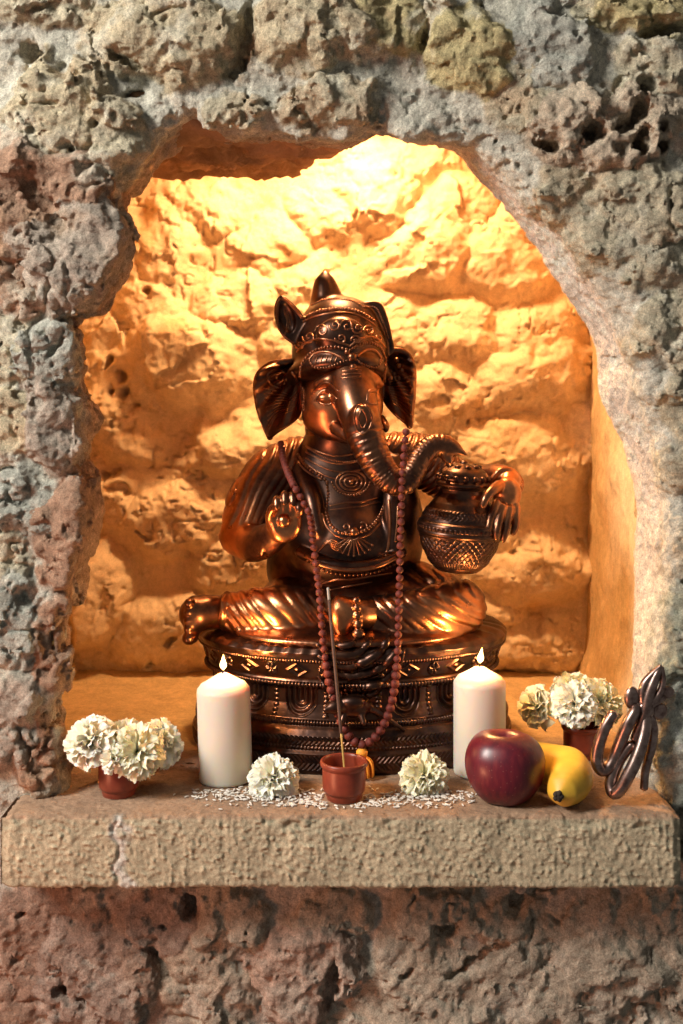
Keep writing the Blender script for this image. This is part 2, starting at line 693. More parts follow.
COL = {
    'base': (0.48, 0.42, 0.32), 'beige': (0.50, 0.42, 0.30), 'yellow': (0.47, 0.39, 0.22), 'grey': (0.42, 0.41, 0.37),
    'red': (0.36, 0.225, 0.16), 'greyred': (0.40, 0.33, 0.28), 'pink': (0.50, 0.34, 0.26), 'pinkbeige': (0.52, 0.42, 0.33),
    'green': (0.34, 0.34, 0.27), 'greywhite': (0.56, 0.56, 0.50), 'redgrey': (0.37, 0.27, 0.22), 'mortar': (0.53, 0.50, 0.44),
}

EDGE = [  # outline of the opening where the front face of the wall ends
    (64, 860), (62, 800), (56, 750), (60, 700), (62, 650), (58, 600), (66, 560), (78, 520), (80, 480), (78, 440), (84, 410),
    (72, 370), (62, 335), (68, 312), (84, 296), (106, 268), (118, 240), (116, 205), (124, 175), (150, 145), (188, 112),
    (215, 124), (250, 130), (290, 136), (330, 147), (352, 141), (380, 128), (415, 134), (455, 140), (490, 158), (530, 192),
    (570, 228), (606, 268), (630, 305), (645, 350), (652, 400), (662, 450), (670, 500), (670, 560), (664, 620), (658, 680),
    (656, 730), (660, 800), (660, 860), (345, 868),
]
INNER = [  # the same outline a hand deeper, where the jamb opens into the niche
    (80, 870), (72, 800), (60, 745), (64, 700), (72, 650), (74, 600), (82, 562), (96, 530), (96, 488), (90, 455), (98, 420),
    (88, 370), (78, 335), (82, 316), (98, 300), (117, 275), (127, 250), (129, 215), (138, 190), (158, 168), (192, 138),
    (220, 134), (255, 134), (295, 138), (333, 149), (352, 144), (380, 132), (415, 142), (452, 152), (476, 180), (505, 208),
    (532, 240), (558, 280), (588, 325), (600, 365), (606, 405), (624, 445), (640, 500), (641, 560), (636, 620), (632, 680),
    (626, 740), (622, 800), (622, 870), (345, 870),
]
def poly_sdf(poly, x, z):
    d = np.full(x.shape, 9.0)
    sg = np.ones(x.shape)
    for i in range(len(poly)):
        a, b = poly[i], poly[(i + 1) % len(poly)]
        e = b - a
        wx, wz = x - a[0], z - a[1]
        t = np.clip((wx * e[0] + wz * e[1]) / max(e.dot(e), 1e-12), 0, 1)
        d = np.minimum(d, (wx - e[0] * t) ** 2 + (wz - e[1] * t) ** 2)
        c1, c2 = z >= a[1], z < b[1]
        c3 = e[0] * wz > e[1] * wx
        sg = np.where((c1 & c2 & c3) | (~c1 & ~c2 & ~c3), -sg, sg)
    return np.sqrt(d) * sg


YF, YI = 1.16, 1.235


def to_w(q, Y):
    q = np.asarray(q, float)
    return np.stack([(q[:, 0] - 341.5) * Y / F, CAMZ - (q[:, 1] - HOR) * Y / F], 1)


EDGE = [(x - 8, y) if x < 132 and 180 < y < 760 else (x, y) for x, y in EDGE]
INNER = [(x - 9, y) if x < 145 and 180 < y < 760 else (x, y) for x, y in INNER]
VX = 0.0021
fw = Field((-0.435, -0.022, -0.345), (0.435, 0.245, 0.850), VX)
ax = [fw.lo[k] + VX * np.arange(fw.n[k]) for k in range(3)]
x2, z2 = np.meshgrid(ax[0], ax[2], indexing='ij')
ed = poly_sdf(catmull(np.vstack([to_w(EDGE, YF), to_w(EDGE[:1], YF)]), 190)[:-1], x2, z2)
ind = poly_sdf(catmull(np.vstack([to_w(INNER, YI), to_w(INNER[:1], YI)]), 190)[:-1], x2, z2)


def rbox(xl, xr, zb, zt, r):
    qx, qz = np.abs(x2 - (xl + xr) / 2) - (xr - xl) / 2 + r, np.abs(z2 - (zb + zt) / 2) - (zt - zb) / 2 + r
    return np.minimum(np.maximum(qx, qz), 0) + np.hypot(np.maximum(qx, 0), np.maximum(qz, 0)) - r


mid_d = rbox(-0.385, 0.342, -0.06, 0.835, 0.05)
for j, y in enumerate(ax[1]):
    t1 = np.clip((y - (YF - CAMD)) / (YI - YF), 0, 1)
    t2 = sstep(YI - CAMD, 0.225, y)
    op = (ed * (1 - t1) + ind * t1) * (1 - t2) + mid_d * t2
    a_, b_ = (YF - CAMD) - y, -op
    kk = 0.016
    hh = np.clip(0.5 - 0.5 * (b_ - a_) / kk, 0, 1)
    fw.d[:, j, :] = b_ * (1 - hh) + a_ * hh + kk * hh * (1 - hh)

BIG_ST = [(cx, cy, rx * 1.16 + 2, ry * 1.16 + 2, ang, h) for cx, cy, rx, ry, ang, h in FRONT]
HOLES = [(590, 135, 12, 11, 0, .040), (548, 147, 13, 9, 10, .026), (624, 128, 16, 9, -25, .026), (637, 112, 9, 13, 20, .026),
         (643, 86, 9, 8, 0, .024), (637, 147, 11, 11, 0, .036), (641, 135, 6, 6, 0, .026), (657, 132, 6, 6, 0, .026),
         (660, 147, 8, 7, 0, .024), (618, 152, 7, 6, 0, .016), (481, 5, 5, 6, 0, .018), (30, 50, 14, 10, 40, .026),
         (34, 57, 12, 7, -30, .018), (126, 62, 20, 6, 28, .026), (132, 92, 12, 6, -20, .020), (98, 127, 4, 4, 0, .014),
         (246, 34, 9, 34, 5, .028), (236, 66, 16, 10, -40, .018), (424, 38, 5, 14, 10, .022), (663, 32, 28, 8, -8, .022),
         (25, 912, 6, 3, 0, .014), (62, 990, 10, 5, 35, .018), (84, 998, 7, 5, 30, .016), (406, 968, 9, 5, -30, .016),
         (190, 905, 9, 14, -15, .022), (515, 905, 12, 10, -40, .016), (445, 928, 14, 8, 20, .018), (60, 345, 4, 16, 30, .010),
         (40, 402, 10, 6, -40, .012), (10, 470, 10, 5, 0, .014), (28, 742, 4, 22, -20, .012), (44, 205, 14, 10, 30, .014),
         (60, 222, 10, 8, 0, .014), (30, 190, 10, 12, 0, .012), (88, 170, 10, 8, -30, .012), (70, 150, 8, 6, 0, .010),
         (548, 890, 26, 7, -20, .012), (480, 955, 40, 6, -30, .016), (330, 985, 8, 30, 10, .018), (160, 965, 7, 26, -30, .012)]


def wall_fields(B):
    """displacement and colour at wall points B"""
    q = np.stack([B[:, 0] * F / YF + 341.5, HOR - (B[:, 2] - CAMZ) * F / YF], 1)
    wx, wz = fbm(B, 18, 3, 1), fbm(B, 18, 3, 2)
    qs = q + np.stack([wx, wz], 1) * 14 + np.stack([fbm(B, 60, 3, 3), fbm(B, 60, 3, 4)], 1) * 7
    Hs, Is = stone_field(qs, BIG_ST, 1, edge=0.42, power=2.5)
    on = sstep(0.0015, 0.009, Hs)
    big = fbm(B, 14, 3, 21)
    mid = fbm(B, 45, 4, 22)
    cr = ridged(B, 75, 4, 23)
    Bw = B + 0.007 * np.stack([mid, big, cr], 1)
    fa = facets(Bw, 30, 5)
    fl = facets(B + 0.010 * np.stack([mid, big, cr], 1), 16, 45)
    fb_ = facets(Bw, 78, 15)
    crumb = sstep(0.0, 0.6, fbm(B, 20, 2, 31))
    pits = sstep(0.40, 0.85, ridged(B + 0.006 * np.stack([mid, mid, big], 1), 50, 2, 33)) * crumb
    inside = sstep(0.12, 0.20, B[:, 1])
    jamb = sstep(0.075, 0.105, B[:, 1])
    sj = jamb * (B[:, 0] > 0.06)
    rough = 0.0036 * mid + 0.0008 * cr + 0.0085 * fl + 0.0040 * fa + 0.0013 * fb_
    mort = 0.0022 * mid + 0.0016 * cr + 0.0025 * fa + 0.0012 * fb_
    Hd = 0.006 * big + 0.76 * Hs + rough * on + mort * (1 - on) - pits * 0.008 * (0.3 + 0.7 * on)
    Hj = 0.003 * big + 0.0020 * mid + 0.0012 * cr + 0.002 * fa + 0.0008 * fb_
    Hi = 0.004 * big + 0.0015 * mid
    Hd = Hd * (1 - 0.30 * sstep(-0.05, -0.09, B[:, 2]))
    H = Hd * (1 - sj) + Hj * sj
    H = H * (1 - inside) + Hi * inside
    vug = sstep(0.30, 0.12, cells(B + 0.003 * np.stack([mid, big, cr], 1), 62, 77)[0]) * sstep(0.10, 0.5, fbm(B, 13, 2, 78))
    H -= 0.0055 * vug * (1 - sj) * (1 - inside) * (1 - 0.6 * sstep(-0.05, -0.09, B[:, 2]))
    qh = q + np.stack([fbm(B, 110, 2, 41), fbm(B, 110, 2, 42)], 1) * 3.2
    face = 1 - sstep(0.085, 0.11, B[:, 1])
    for (hx, hy, rx, ry, ang, dp) in HOLES:
        sel = np.nonzero((np.abs(qh[:, 0] - hx) < 1.2 * (rx + ry)) & (np.abs(qh[:, 1] - hy) < 1.2 * (rx + ry)))[0]
        a = math.radians(ang)
        dx, dy = qh[sel, 0] - hx, qh[sel, 1] - hy
        d = np.hypot((dx * math.cos(a) + dy * math.sin(a)) / rx, (-dx * math.sin(a) + dy * math.cos(a)) / ry)
        H[sel] -= dp * (1.5 if hx > 540 and hy < 160 else 1.0) * sstep(1.15, 0.60, d) * face[sel]
    return H, Hs, Is, on, sj, inside, fa, fb_, jamb


# coarse displacement first, then the exact one only near the surface
cs_ = fw.d[::2, ::2, ::2]
co_i = np.argwhere(np.abs(cs_) < 0.050)
Hcs = np.zeros(cs_.shape, dtype=np.float32)
for c0_ in range(0, len(co_i), 500000):
    ch = co_i[c0_:c0_ + 500000]
    Hcs[tuple(ch.T)] = wall_fields(fw.lo + 2 * VX * ch)[0]
Hup = Hcs.repeat(2, 0).repeat(2, 1).repeat(2, 2)[:fw.n[0], :fw.n[1], :fw.n[2]]
band_sel = np.argwhere(np.abs(fw.d - Hup) < 0.0065)
fw.d -= Hup
for c0_ in range(0, len(band_sel), 500000):
    ch = band_sel[c0_:c0_ + 500000]
    ix_ = tuple(ch.T)
    fw.d[ix_] += Hup[ix_] - wall_fields(fw.lo + VX * ch)[0]
del Hup, Hcs, co_i
wall_front = fw.mesh('wall_front', M_wall)
n_ = len(wall_front.data.vertices)
VB = np.empty(n_ * 3, dtype=np.float32)
wall_front.data.vertices.foreach_get('co', VB)
VB = VB.reshape(-1, 3).astype(float)
NB = np.empty(n_ * 3, dtype=np.float32)
wall_front.data.vertices.foreach_get('normal', NB)
NB = NB.reshape(-1, 3)
H, Hs, Is, on, sj, inside, fa, fb_, jamb = wall_fields(VB)
fin = 0.0012 * fbm(VB, 160, 4, 24, 0.6) + 0.0006 * ridged(VB, 240, 2, 25)
VB2 = VB + NB * (fin * (1 - inside * 0.7))[:, None]
wall_front.data.vertices.foreach_set('co', VB2.astype(np.float32).ravel())
stone_col = np.array([COL[FRONT_TINT.get(k, 'base')] for k in range(len(FRONT))] + [COL['mortar']])
tint = stone_col[Is] * on[:, None] + np.array(COL['mortar']) * (1 - on[:, None])
nz = fbm(VB, 30, 4, 51)
nz2 = fbm(VB, 90, 4, 52, 0.65)
tint = tint * (1 + 0.24 * nz2[:, None] + 0.10 * nz[:, None] + 0.10 * fb_[:, None])
rust = sstep(0.15, 0.75, fbm(VB, 16, 5, 53, 0.62))[:, None] * on[:, None]
tint = tint * (1 - 0.45 * rust) + np.array([0.44, 0.28, 0.17]) * 0.45 * rust
pale = sstep(0.15, 0.75, fbm(VB, 24, 5, 54, 0.62))[:, None]
tint = tint * (1 - 0.55 * pale) + np.array([0.63, 0.595, 0.51]) * 0.55 * pale
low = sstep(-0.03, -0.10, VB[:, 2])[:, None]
tint = tint * (1 - 0.45 * low) + tint.mean(1, keepdims=True) * np.array([0.90, 0.69, 0.61]) * 0.45 * low  # reddish below the ledge, with the shade there darkened into the colour
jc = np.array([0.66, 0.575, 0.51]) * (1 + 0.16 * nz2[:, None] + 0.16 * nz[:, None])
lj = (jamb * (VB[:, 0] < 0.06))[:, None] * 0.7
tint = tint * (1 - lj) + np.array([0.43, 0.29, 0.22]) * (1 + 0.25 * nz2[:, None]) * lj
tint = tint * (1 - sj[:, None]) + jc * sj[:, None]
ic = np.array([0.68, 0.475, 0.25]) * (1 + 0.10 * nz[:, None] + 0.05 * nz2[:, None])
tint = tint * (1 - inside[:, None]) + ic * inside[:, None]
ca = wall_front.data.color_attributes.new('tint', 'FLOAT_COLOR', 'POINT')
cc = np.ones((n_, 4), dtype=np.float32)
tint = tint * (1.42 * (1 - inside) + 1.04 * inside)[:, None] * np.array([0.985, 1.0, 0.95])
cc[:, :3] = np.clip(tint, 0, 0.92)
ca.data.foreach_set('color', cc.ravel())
tag(wall_front, 'rough rubble stone wall around the arched niche', 'wall', kind='structure')
del fw, ed, ind, mid_d, band_sel

# plastered side walls of the niche behind the arch
NS = 700
ta = np.linspace(-math.pi, math.pi, NS, endpoint=False)
rings = []
for k in range(170):
    t = k / 169
    hx, hz = 0.3665 + 0.006 * t, 0.4505
    cs, sn = np.cos(ta), np.sin(ta)
    rr_ = ((np.abs(cs) / hx) ** 7 + (np.abs(sn) / hz) ** 7) ** (-1 / 7)
    rings.append(np.column_stack([-0.0215 + rr_ * cs, np.full(NS, 0.222 + 0.35 * t), 0.388 + rr_ * sn]))
G = np.stack(rings, 1)
Ns = grid_normals(G, True)
if Ns[NS // 2, 50, 0] < 0:
    Ns = -Ns
Bq = G.reshape(-1, 3)
hh = 0.004 * fbm(Bq, 14, 3, 21) + 0.0015 * fbm(Bq, 45, 4, 22) + 0.0005 * fbm(Bq, 190, 2, 24)
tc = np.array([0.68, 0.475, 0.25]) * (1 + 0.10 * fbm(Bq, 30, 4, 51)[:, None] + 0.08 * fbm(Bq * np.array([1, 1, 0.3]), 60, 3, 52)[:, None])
me = mesh_np('wall_side', Bq + Ns.reshape(-1, 3) * hh[:, None], grid_quads(NS, 170, True), tc)
tag(link('wall_side', me, M_floor), 'smooth plastered side wall inside the niche', 'wall', kind='structure')

# back wall of the niche
BACKS = [
    (165, 255, 34, 48, 0, .024), (215, 205, 44, 26, 10, .020), (262, 245, 40, 32, 0, .020), (145, 310, 40, 26, 10, .026),
    (240, 305, 46, 30, -8, .030), (172, 358, 72, 40, 8, .046), (105, 385, 30, 46, 10, .030), (95, 330, 26, 30, 0, .020),
    (225, 455, 44, 30, -12, .036), (130, 432, 34, 24, 0, .016), (170, 520, 62, 34, -8, .036), (235, 560, 36, 34, 0, .030),
    (92, 600, 26, 50, 12, .048), (160, 636, 58, 34, -4, .036), (215, 640, 34, 28, 0, .030), (100, 505, 34, 30, 0, .022),
    (300, 280, 34, 30, 0, .020), (330, 205, 40, 34, 0, .018), (375, 190, 34, 42, -20, .038), (432, 250, 46, 46, 20, .040),
    (505, 255, 48, 44, -25, .036), (455, 335, 44, 34, 10, .032), (545, 330, 46, 30, -30, .028), (532, 378, 64, 34, -18, .046),
    (450, 400, 40, 36, 0, .028), (525, 462, 58, 42, 10, .044), (440, 470, 34, 30, 0, .018), (595, 440, 24, 44, 0, .014),
    (528, 572, 56, 34, -6, .044), (480, 540, 34, 30, 0, .022), (530, 652, 62, 24, -8, .038), (470, 630, 40, 36, 0, .024),
    (410, 330, 36, 36, 0, .020), (300, 340, 40, 40, 0, .020), (470, 205, 34, 26, 20, .026), (400, 150, 60, 26, 0, .018),
    (120, 260, 30, 40, 0, .018), (330, 600, 60, 60, 0, .02), (350, 440, 60, 60, 0, .02),
]
YB = 1.6
bx = np.arange(-0.46, 0.46, 0.0021)
bz = np.arange(-0.06, 0.92, 0.0021)
gx, gz = np.meshgrid(bx, bz, indexing='ij')
B = np.stack([gx.ravel(), np.full(gx.size, YB - CAMD + 0.03), gz.ravel()], 1)
q = np.stack([B[:, 0] * F / YB + 341.5, HOR - (B[:, 2] - CAMZ) * F / YB], 1)
qs = q + np.stack([fbm(B, 12, 3, 61), fbm(B, 12, 3, 62)], 1) * 12 + np.stack([fbm(B, 45, 3, 63), fbm(B, 45, 3, 64)], 1) * 4
Hs, Is = stone_field(qs, [(a0, b0, c0 * 1.2, d0 * 1.2, e0, f0 * 1.05) for a0, b0, c0, d0, e0, f0 in BACKS], 2, edge=0.62, power=2.2)
on = sstep(0.003, 0.014, Hs)
big = fbm(B, 9, 3, 71)
mid = fbm(B, 34, 4, 72)
cr = ridged(B, 46, 4, 73)
fine = fbm(B, 150, 3, 74)
Bw = B + 0.012 * np.stack([mid, big, cr], 1)
H = 0.010 * big + 0.9 * Hs + (0.0034 * mid + 0.0008 * cr + 0.0010 * fine + 0.0075 * facets(Bw, 12, 85) + 0.0016 * facets(Bw, 45, 88)) * (0.35 + 0.65 * on)
pit = sstep(0.55, 0.9, ridged(B, 70, 2, 75)) * sstep(0.1, 0.5, fbm(B, 16, 2, 76))
H -= 0.006 * pit
for (hx, hy, rx, ry, dp) in [(148, 297, 5, 6, .02), (105, 356, 8, 5, .02), (118, 374, 5, 5, .02), (126, 386, 6, 6, .02),
                             (110, 388, 5, 4, .018), (139, 402, 3, 3, .012), (108, 472, 4, 5, .016), (118, 486, 12, 3, .012),
                             (148, 533, 10, 3, .010), (500, 547, 5, 4, .012), (170, 645, 6, 4, .018), (150, 668, 8, 3, .018)]:
    d = np.hypot((qs[:, 0] - hx) / rx, (qs[:, 1] - hy) / ry)
    H -= dp * sstep(1.2, 0.5, d)
VB = B.copy()
VB[:, 1] -= H
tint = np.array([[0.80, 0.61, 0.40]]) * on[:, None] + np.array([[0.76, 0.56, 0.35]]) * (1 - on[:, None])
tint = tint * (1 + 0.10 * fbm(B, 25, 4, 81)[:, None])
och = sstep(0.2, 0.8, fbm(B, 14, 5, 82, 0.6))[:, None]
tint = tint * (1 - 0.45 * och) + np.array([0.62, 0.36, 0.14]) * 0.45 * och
me = mesh_np('wall_back', VB, grid_quads(len(bx), len(bz)), tint)
tag(link('wall_back', me, M_back), 'golden lit rubble back wall of the niche', 'wall', kind='structure')

# niche ceiling: a slab of rock at the left, the lamp's slot behind it, and a rough roof over all
def rock_slab(name, outline, z0, z1, amp, tint_c, mat, seed, sub=0.006):
    """slab with the given plan outline, its faces roughened"""
    o = np.asarray(outline, float)
    o = resample(np.vstack([o, o[:1]]), sub)[:-1]
    cen = o.mean(0)
    rings = []
    nin = 22
    for k in range(nin):                 # underside, from the middle out
        t = (k + 0.02) / nin
        rings.append(np.column_stack([cen + (o - cen) * t, np.full(len(o), z0)]))
    for k in range(9):
        t = k / 8
        rings.append(np.column_stack([cen + (o - cen) * (1 + 0.03 * math.sin(math.pi * t)), np.full(len(o), z0 + (z1 - z0) * t)]))
    for k in range(8):
        t = 1 - (k + 1) / 8.2
        rings.append(np.column_stack([cen + (o - cen) * t, np.full(len(o), z1)]))
    G = np.stack(rings, 1)
    for _ in range(4):
        G[:, 1:-1] = 0.5 * G[:, 1:-1] + 0.25 * (G[:, :-2] + G[:, 2:])
    Nr = grid_normals(G, True)
    if Nr[0, nin + 4, :2].dot(o[0] - cen) < 0:
        Nr = -Nr
    Bq = G.reshape(-1, 3)
    hh = amp * (fbm(Bq, 22, 4, seed) + 0.7 * ridged(Bq, 50, 3, seed + 3) + 0.2 * fbm(Bq, 150, 2, seed + 5))
    Vq = Bq + Nr.reshape(-1, 3) * hh[:, None]
    tc = np.array(tint_c) * (1 + 0.2 * fbm(Bq, 40, 4, seed + 9)[:, None])
    me = mesh_np(name, Vq, grid_quads(len(o), G.shape[1], True), tc)
    return link(name, me, mat)


slab = rock_slab('ceiling', [(-0.215, 0.085), (0.00, 0.095), (0.015, 0.12), (-0.006, 0.20), (-0.045, 0.30), (-0.09, 0.375),
                             (-0.15, 0.345), (-0.19, 0.360), (-0.235, 0.34), (-0.25, 0.2)], 0.676, 0.74, 0.011,
                 (0.40, 0.23, 0.13), M_back, 91)
tag(slab, 'dark rock slab roofing the left of the niche', 'ceiling', kind='structure')
G = np.stack(np.meshgrid(np.linspace(-0.45, 0.42, 180), np.linspace(0.13, 0.60, 100), indexing='ij'), -1).reshape(-1, 2)
G = np.column_stack([G, np.full(len(G), 0.875)])
G[:, 2] -= 0.012 * fbm(G, 14, 4, 95) + 0.004 * ridged(G, 50, 3, 96)
me = mesh_np('roof', G, grid_quads(180, 100), np.array([0.6, 0.45, 0.3]) * (1 + 0.1 * fbm(G, 30, 3, 97)[:, None]))
tag(link('ceiling.001', me, M_back), 'rough stone roof high inside the niche', 'ceiling', kind='structure')

# floor of the niche
nx, ny = 300, 150
G = np.stack(np.meshgrid(np.linspace(-0.46, 0.40, nx), np.linspace(0.130, 0.60, ny), indexing='ij'), -1).reshape(-1, 2)
G = np.column_stack([G, np.zeros(len(G))])
edge_up = sstep(0.44, 0.56, G[:, 1])
G[:, 2] += 0.0012 * fbm(G, 22, 4, 101) + 0.0005 * fbm(G, 120, 3, 102) - 0.0040 + 0.0050 * sstep(0.130, 0.160, G[:, 1]) + edge_up * 0.006
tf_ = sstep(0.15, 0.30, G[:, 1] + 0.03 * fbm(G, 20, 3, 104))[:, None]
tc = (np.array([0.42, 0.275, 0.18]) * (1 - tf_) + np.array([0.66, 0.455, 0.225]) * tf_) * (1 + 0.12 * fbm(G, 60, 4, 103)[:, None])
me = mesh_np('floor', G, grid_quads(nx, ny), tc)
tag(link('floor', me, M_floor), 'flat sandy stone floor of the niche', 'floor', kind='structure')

# the ledge: one long pitted slab
LX0, LX1, LH = -0.327, 0.3265, 0.0705
sec = []
yb, rr = 0.170, 0.005
sec += [(yb - 0.0012 * k, 0.0) for k in range(int((yb - rr) / 0.0012))]
sec += [(rr - rr * math.sin(a), -rr + rr * math.cos(a)) for a in np.linspace(0, math.pi / 2, 7)]
sec += [(0.0, -rr - k * 0.0011) for k in range(1, int((LH - 2 * rr) / 0.0011))]
sec += [(rr - rr * math.cos(a), -LH + rr - rr * math.sin(a)) for a in np.linspace(0, math.pi / 2, 6)]
sec += [(y, -LH) for y in np.linspace(rr + 0.003, yb, 20)]
sec += [(yb, z) for z in np.linspace(-LH + 0.004, -0.004, 12)]
sec = np.array(sec)
lx = np.arange(LX0, LX1, 0.0014)
G = np.zeros((len(lx), len(sec) + 1, 3))
G[:, :, 0] = lx[:, None]
G[:, :-1, 1:] = sec[None]
G[:, -1, 1:] = sec[0]
Nl = grid_normals(G)
if Nl[5, 20, 2] < 0:
    Nl = -Nl
B = G.reshape(-1, 3)
NBl = Nl.reshape(-1, 3)
frontness = sstep(0.012, 0.0, B[:, 1])
f1, f2, cid = cells(B + 0.002 * np.stack([fbm(B, 150, 2, 111), fbm(B, 150, 2, 112), fbm(B, 150, 2, 113)], 1), 165, 9)
worm = 0.0016 * (sstep(0.05, 0.45, f1) - 0.5) * -1 + 0.0010 * ridged(B * np.array([1.0, 1, 0.55]), 150, 3, 114)
H = worm * (0.15 + 0.85 * frontness) + 0.0012 * fbm(B, 25, 3, 115) * frontness + 0.0004 * fbm(B, 300, 2, 116)
gap = np.exp(-((B[:, 0] + 0.2135 - 0.004 * fbm(B, 60, 2, 117)) / 0.0022) ** 2) * frontness
H -= gap * 0.0015
# the arris is worn, the ends rounded
H -= 0.0030 * sstep(0.2, 0.9, fbm(B, 45, 3, 118)) * np.exp(-((B[:, 1] - 0.002) / 0.007) ** 2) * (B[:, 2] > -0.012)
endr = np.minimum(B[:, 0] - LX0, LX1 - B[:, 0])
H -= 0.004 * sstep(0.010, 0.0, endr)
VB = B + NBl * H[:, None]
VB[:, 2] = np.where(B[:, 2] > -1e-6, np.minimum(VB[:, 2], 0.0004), VB[:, 2])
tc = np.array([0.565, 0.485, 0.33]) * (1 + 0.12 * fbm(B, 60, 4, 119)[:, None] + 0.12 * (H[:, None] / 0.0015))
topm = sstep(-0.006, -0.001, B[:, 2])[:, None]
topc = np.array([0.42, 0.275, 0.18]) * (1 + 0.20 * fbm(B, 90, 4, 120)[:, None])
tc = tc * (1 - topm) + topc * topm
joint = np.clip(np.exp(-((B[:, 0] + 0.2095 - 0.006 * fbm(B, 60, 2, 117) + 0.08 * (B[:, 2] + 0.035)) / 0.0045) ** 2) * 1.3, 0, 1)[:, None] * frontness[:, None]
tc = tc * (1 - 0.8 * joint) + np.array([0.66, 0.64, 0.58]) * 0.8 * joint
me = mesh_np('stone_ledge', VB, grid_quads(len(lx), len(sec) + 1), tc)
bm = bmesh.new()
bm.from_mesh(me)
bmesh.ops.remove_doubles(bm, verts=bm.verts, dist=2e-6)
bmesh.ops.holes_fill(bm, edges=[e for e in bm.edges if e.is_boundary], sides=0)
bmesh.ops.recalc_face_normals(bm, faces=bm.faces)
bm.to_mesh(me)
bm.free()
tag(link('stone_ledge', me, M_ledge), 'long pitted pale limestone ledge slab in front of the niche', 'ledge')
# ------------------------------------------------------------------ the statue: distance fields turned into meshes
def pl(*a):
    """list of (px, py, Y) to points"""
    return np.array([P(*t) for t in a])


statue = thing('deity_statue', 'dark copper seated elephant-headed deity statue on its ornate base in the niche', 'statue',
               (0.011, 0.23, 0.0))
bpy.context.view_layer.update()
SINV = np.array([0.011, 0.23, 0.0])


def adopt(o):
    """parent to the statue, keeping world placement"""
    o.parent = statue
    o.matrix_parent_inverse = Matrix.Translation(-Vector(SINV))
    return o


mm = 1.3 / F                                # one pixel at the statue's distance

# ---- pedestal: a lotus throne with a cushion, friezes, scallops and a chevron plinth
PA, PB, PN = 0.184, 0.137, 2.1
PCX, PCY = 0.012, 0.247
prof = np.array([(0.985, 0.0), (1.0, 0.003), (1.005, 0.022), (0.985, 0.025), (0.975, 0.028), (0.985, 0.031), (0.985, 0.040),
                 (0.955, 0.046), (0.930, 0.049), (0.930, 0.053), (0.905, 0.055), (0.870, 0.070), (0.872, 0.086), (0.905, 0.090),
                 (0.925, 0.092), (0.905, 0.095), (0.900, 0.097), (0.912, 0.100), (0.940, 0.116), (0.960, 0.118),
                 (0.975, 0.121), (0.980, 0.127), (0.950, 0.132), (0.880, 0.136), (0.78, 0.139), (0.6, 0.141), (0.3, 0.142), (0.02, 0.142)])
d = np.concatenate([[0], np.cumsum(np.hypot(np.diff(prof[:, 0]) * 0.18, np.diff(prof[:, 1])))])
vv = np.concatenate([np.linspace(0, d[22], 330), np.linspace(d[22], d[-1], 60)[1:]])
pr = np.interp(vv, d, prof[:, 0])
pz = np.interp(vv, d, prof[:, 1])
NU = 2000
ang = np.linspace(0, 2 * math.pi, NU, endpoint=False)
sx = np.sign(np.cos(ang)) * np.abs(np.cos(ang)) ** (2 / PN)
sy = np.sign(np.sin(ang)) * np.abs(np.sin(ang)) ** (2 / PN)
per = np.concatenate([[0], np.cumsum(np.hypot(np.diff(sx * PA), np.diff(sy * PB)))])
ptot = per[-1] + math.hypot(sx[0] * PA - sx[-1] * PA, sy[0] * PB - sy[-1] * PB)
ue = np.linspace(0, ptot, NU, endpoint=False)
ang = np.interp(ue, np.append(per, ptot), np.append(ang, 2 * math.pi))
sx = np.sign(np.cos(ang)) * np.abs(np.cos(ang)) ** (2 / PN)
sy = np.sign(np.sin(ang)) * np.abs(np.sin(ang)) ** (2 / PN)
G = np.stack([PCX + sx[:, None] * PA * pr, PCY + sy[:, None] * PB * pr, np.broadcast_to(pz, (NU, len(pz)))], -1)
for _ in range(2):
    G[:, 1:-1] = 0.5 * G[:, 1:-1] + 0.25 * (G[:, :-2] + G[:, 2:])
Npd = grid_normals(G, True)
if Npd[NU * 3 // 4, 60, 1] > 0:
    Npd = -Npd
U = np.broadcast_to(ue[:, None], (NU, len(pz)))
Z = G[:, :, 2]
Hh = np.zeros_like(Z)


def band(z0, z1):
    return sstep(z0, z0 + 0.0008, Z) * sstep(z1, z1 - 0.0008, Z)


def cellu(pitch):
    return (U / pitch + 0.5) % 1 - 0.5


# chevron plinth, two rows pointing along the band
for z0, z1 in ((0.005, 0.0205), (0.0310, 0.0400)):
    zc = (z0 + z1) / 2
    Hh += 0.0016 * band(z0, z1) * (np.abs(((U - np.abs(Z - zc) * 0.9 * np.sign(U - ptot * 0.75)) / 0.0052) % 1 - 0.5) * 2 - 0.5)
# cord and bead rows
for z0, z1, p_ in ((0.0255, 0.0300, 0.0040), (0.0490, 0.0545, 0.0036), (0.0900, 0.0945, 0.0042), (0.1165, 0.1200, 0.0034)):
    zc = (z0 + z1) / 2
    r2 = np.clip(1 - ((Z - zc) / ((z1 - z0) / 2)) ** 2 - (cellu(p_) * 1.9) ** 2, 0, 1)
    Hh += 0.0022 * np.sqrt(r2)
# scallops: nested arches hanging in the waist
pit = ptot / 16
cu = cellu(pit) * pit
zt, zb = 0.0885, 0.0565
dd = np.where(Z > 0.076, np.abs(cu), np.hypot(cu, (Z - 0.076) * 1.05))
w_ = band(zb, zt)
Hh += w_ * 0.0016 * (np.cos(np.clip(dd, 0, 0.0205) / 0.0205 * 2 * math.pi * 3) * (dd < 0.0205))
Hh += w_ * 0.0016 * np.sqrt(np.clip(1 - ((np.abs(cu) - pit / 2) / 0.0035) ** 2 - (((Z / 0.005) % 1 - 0.5) * 2) ** 2, 0, 1))
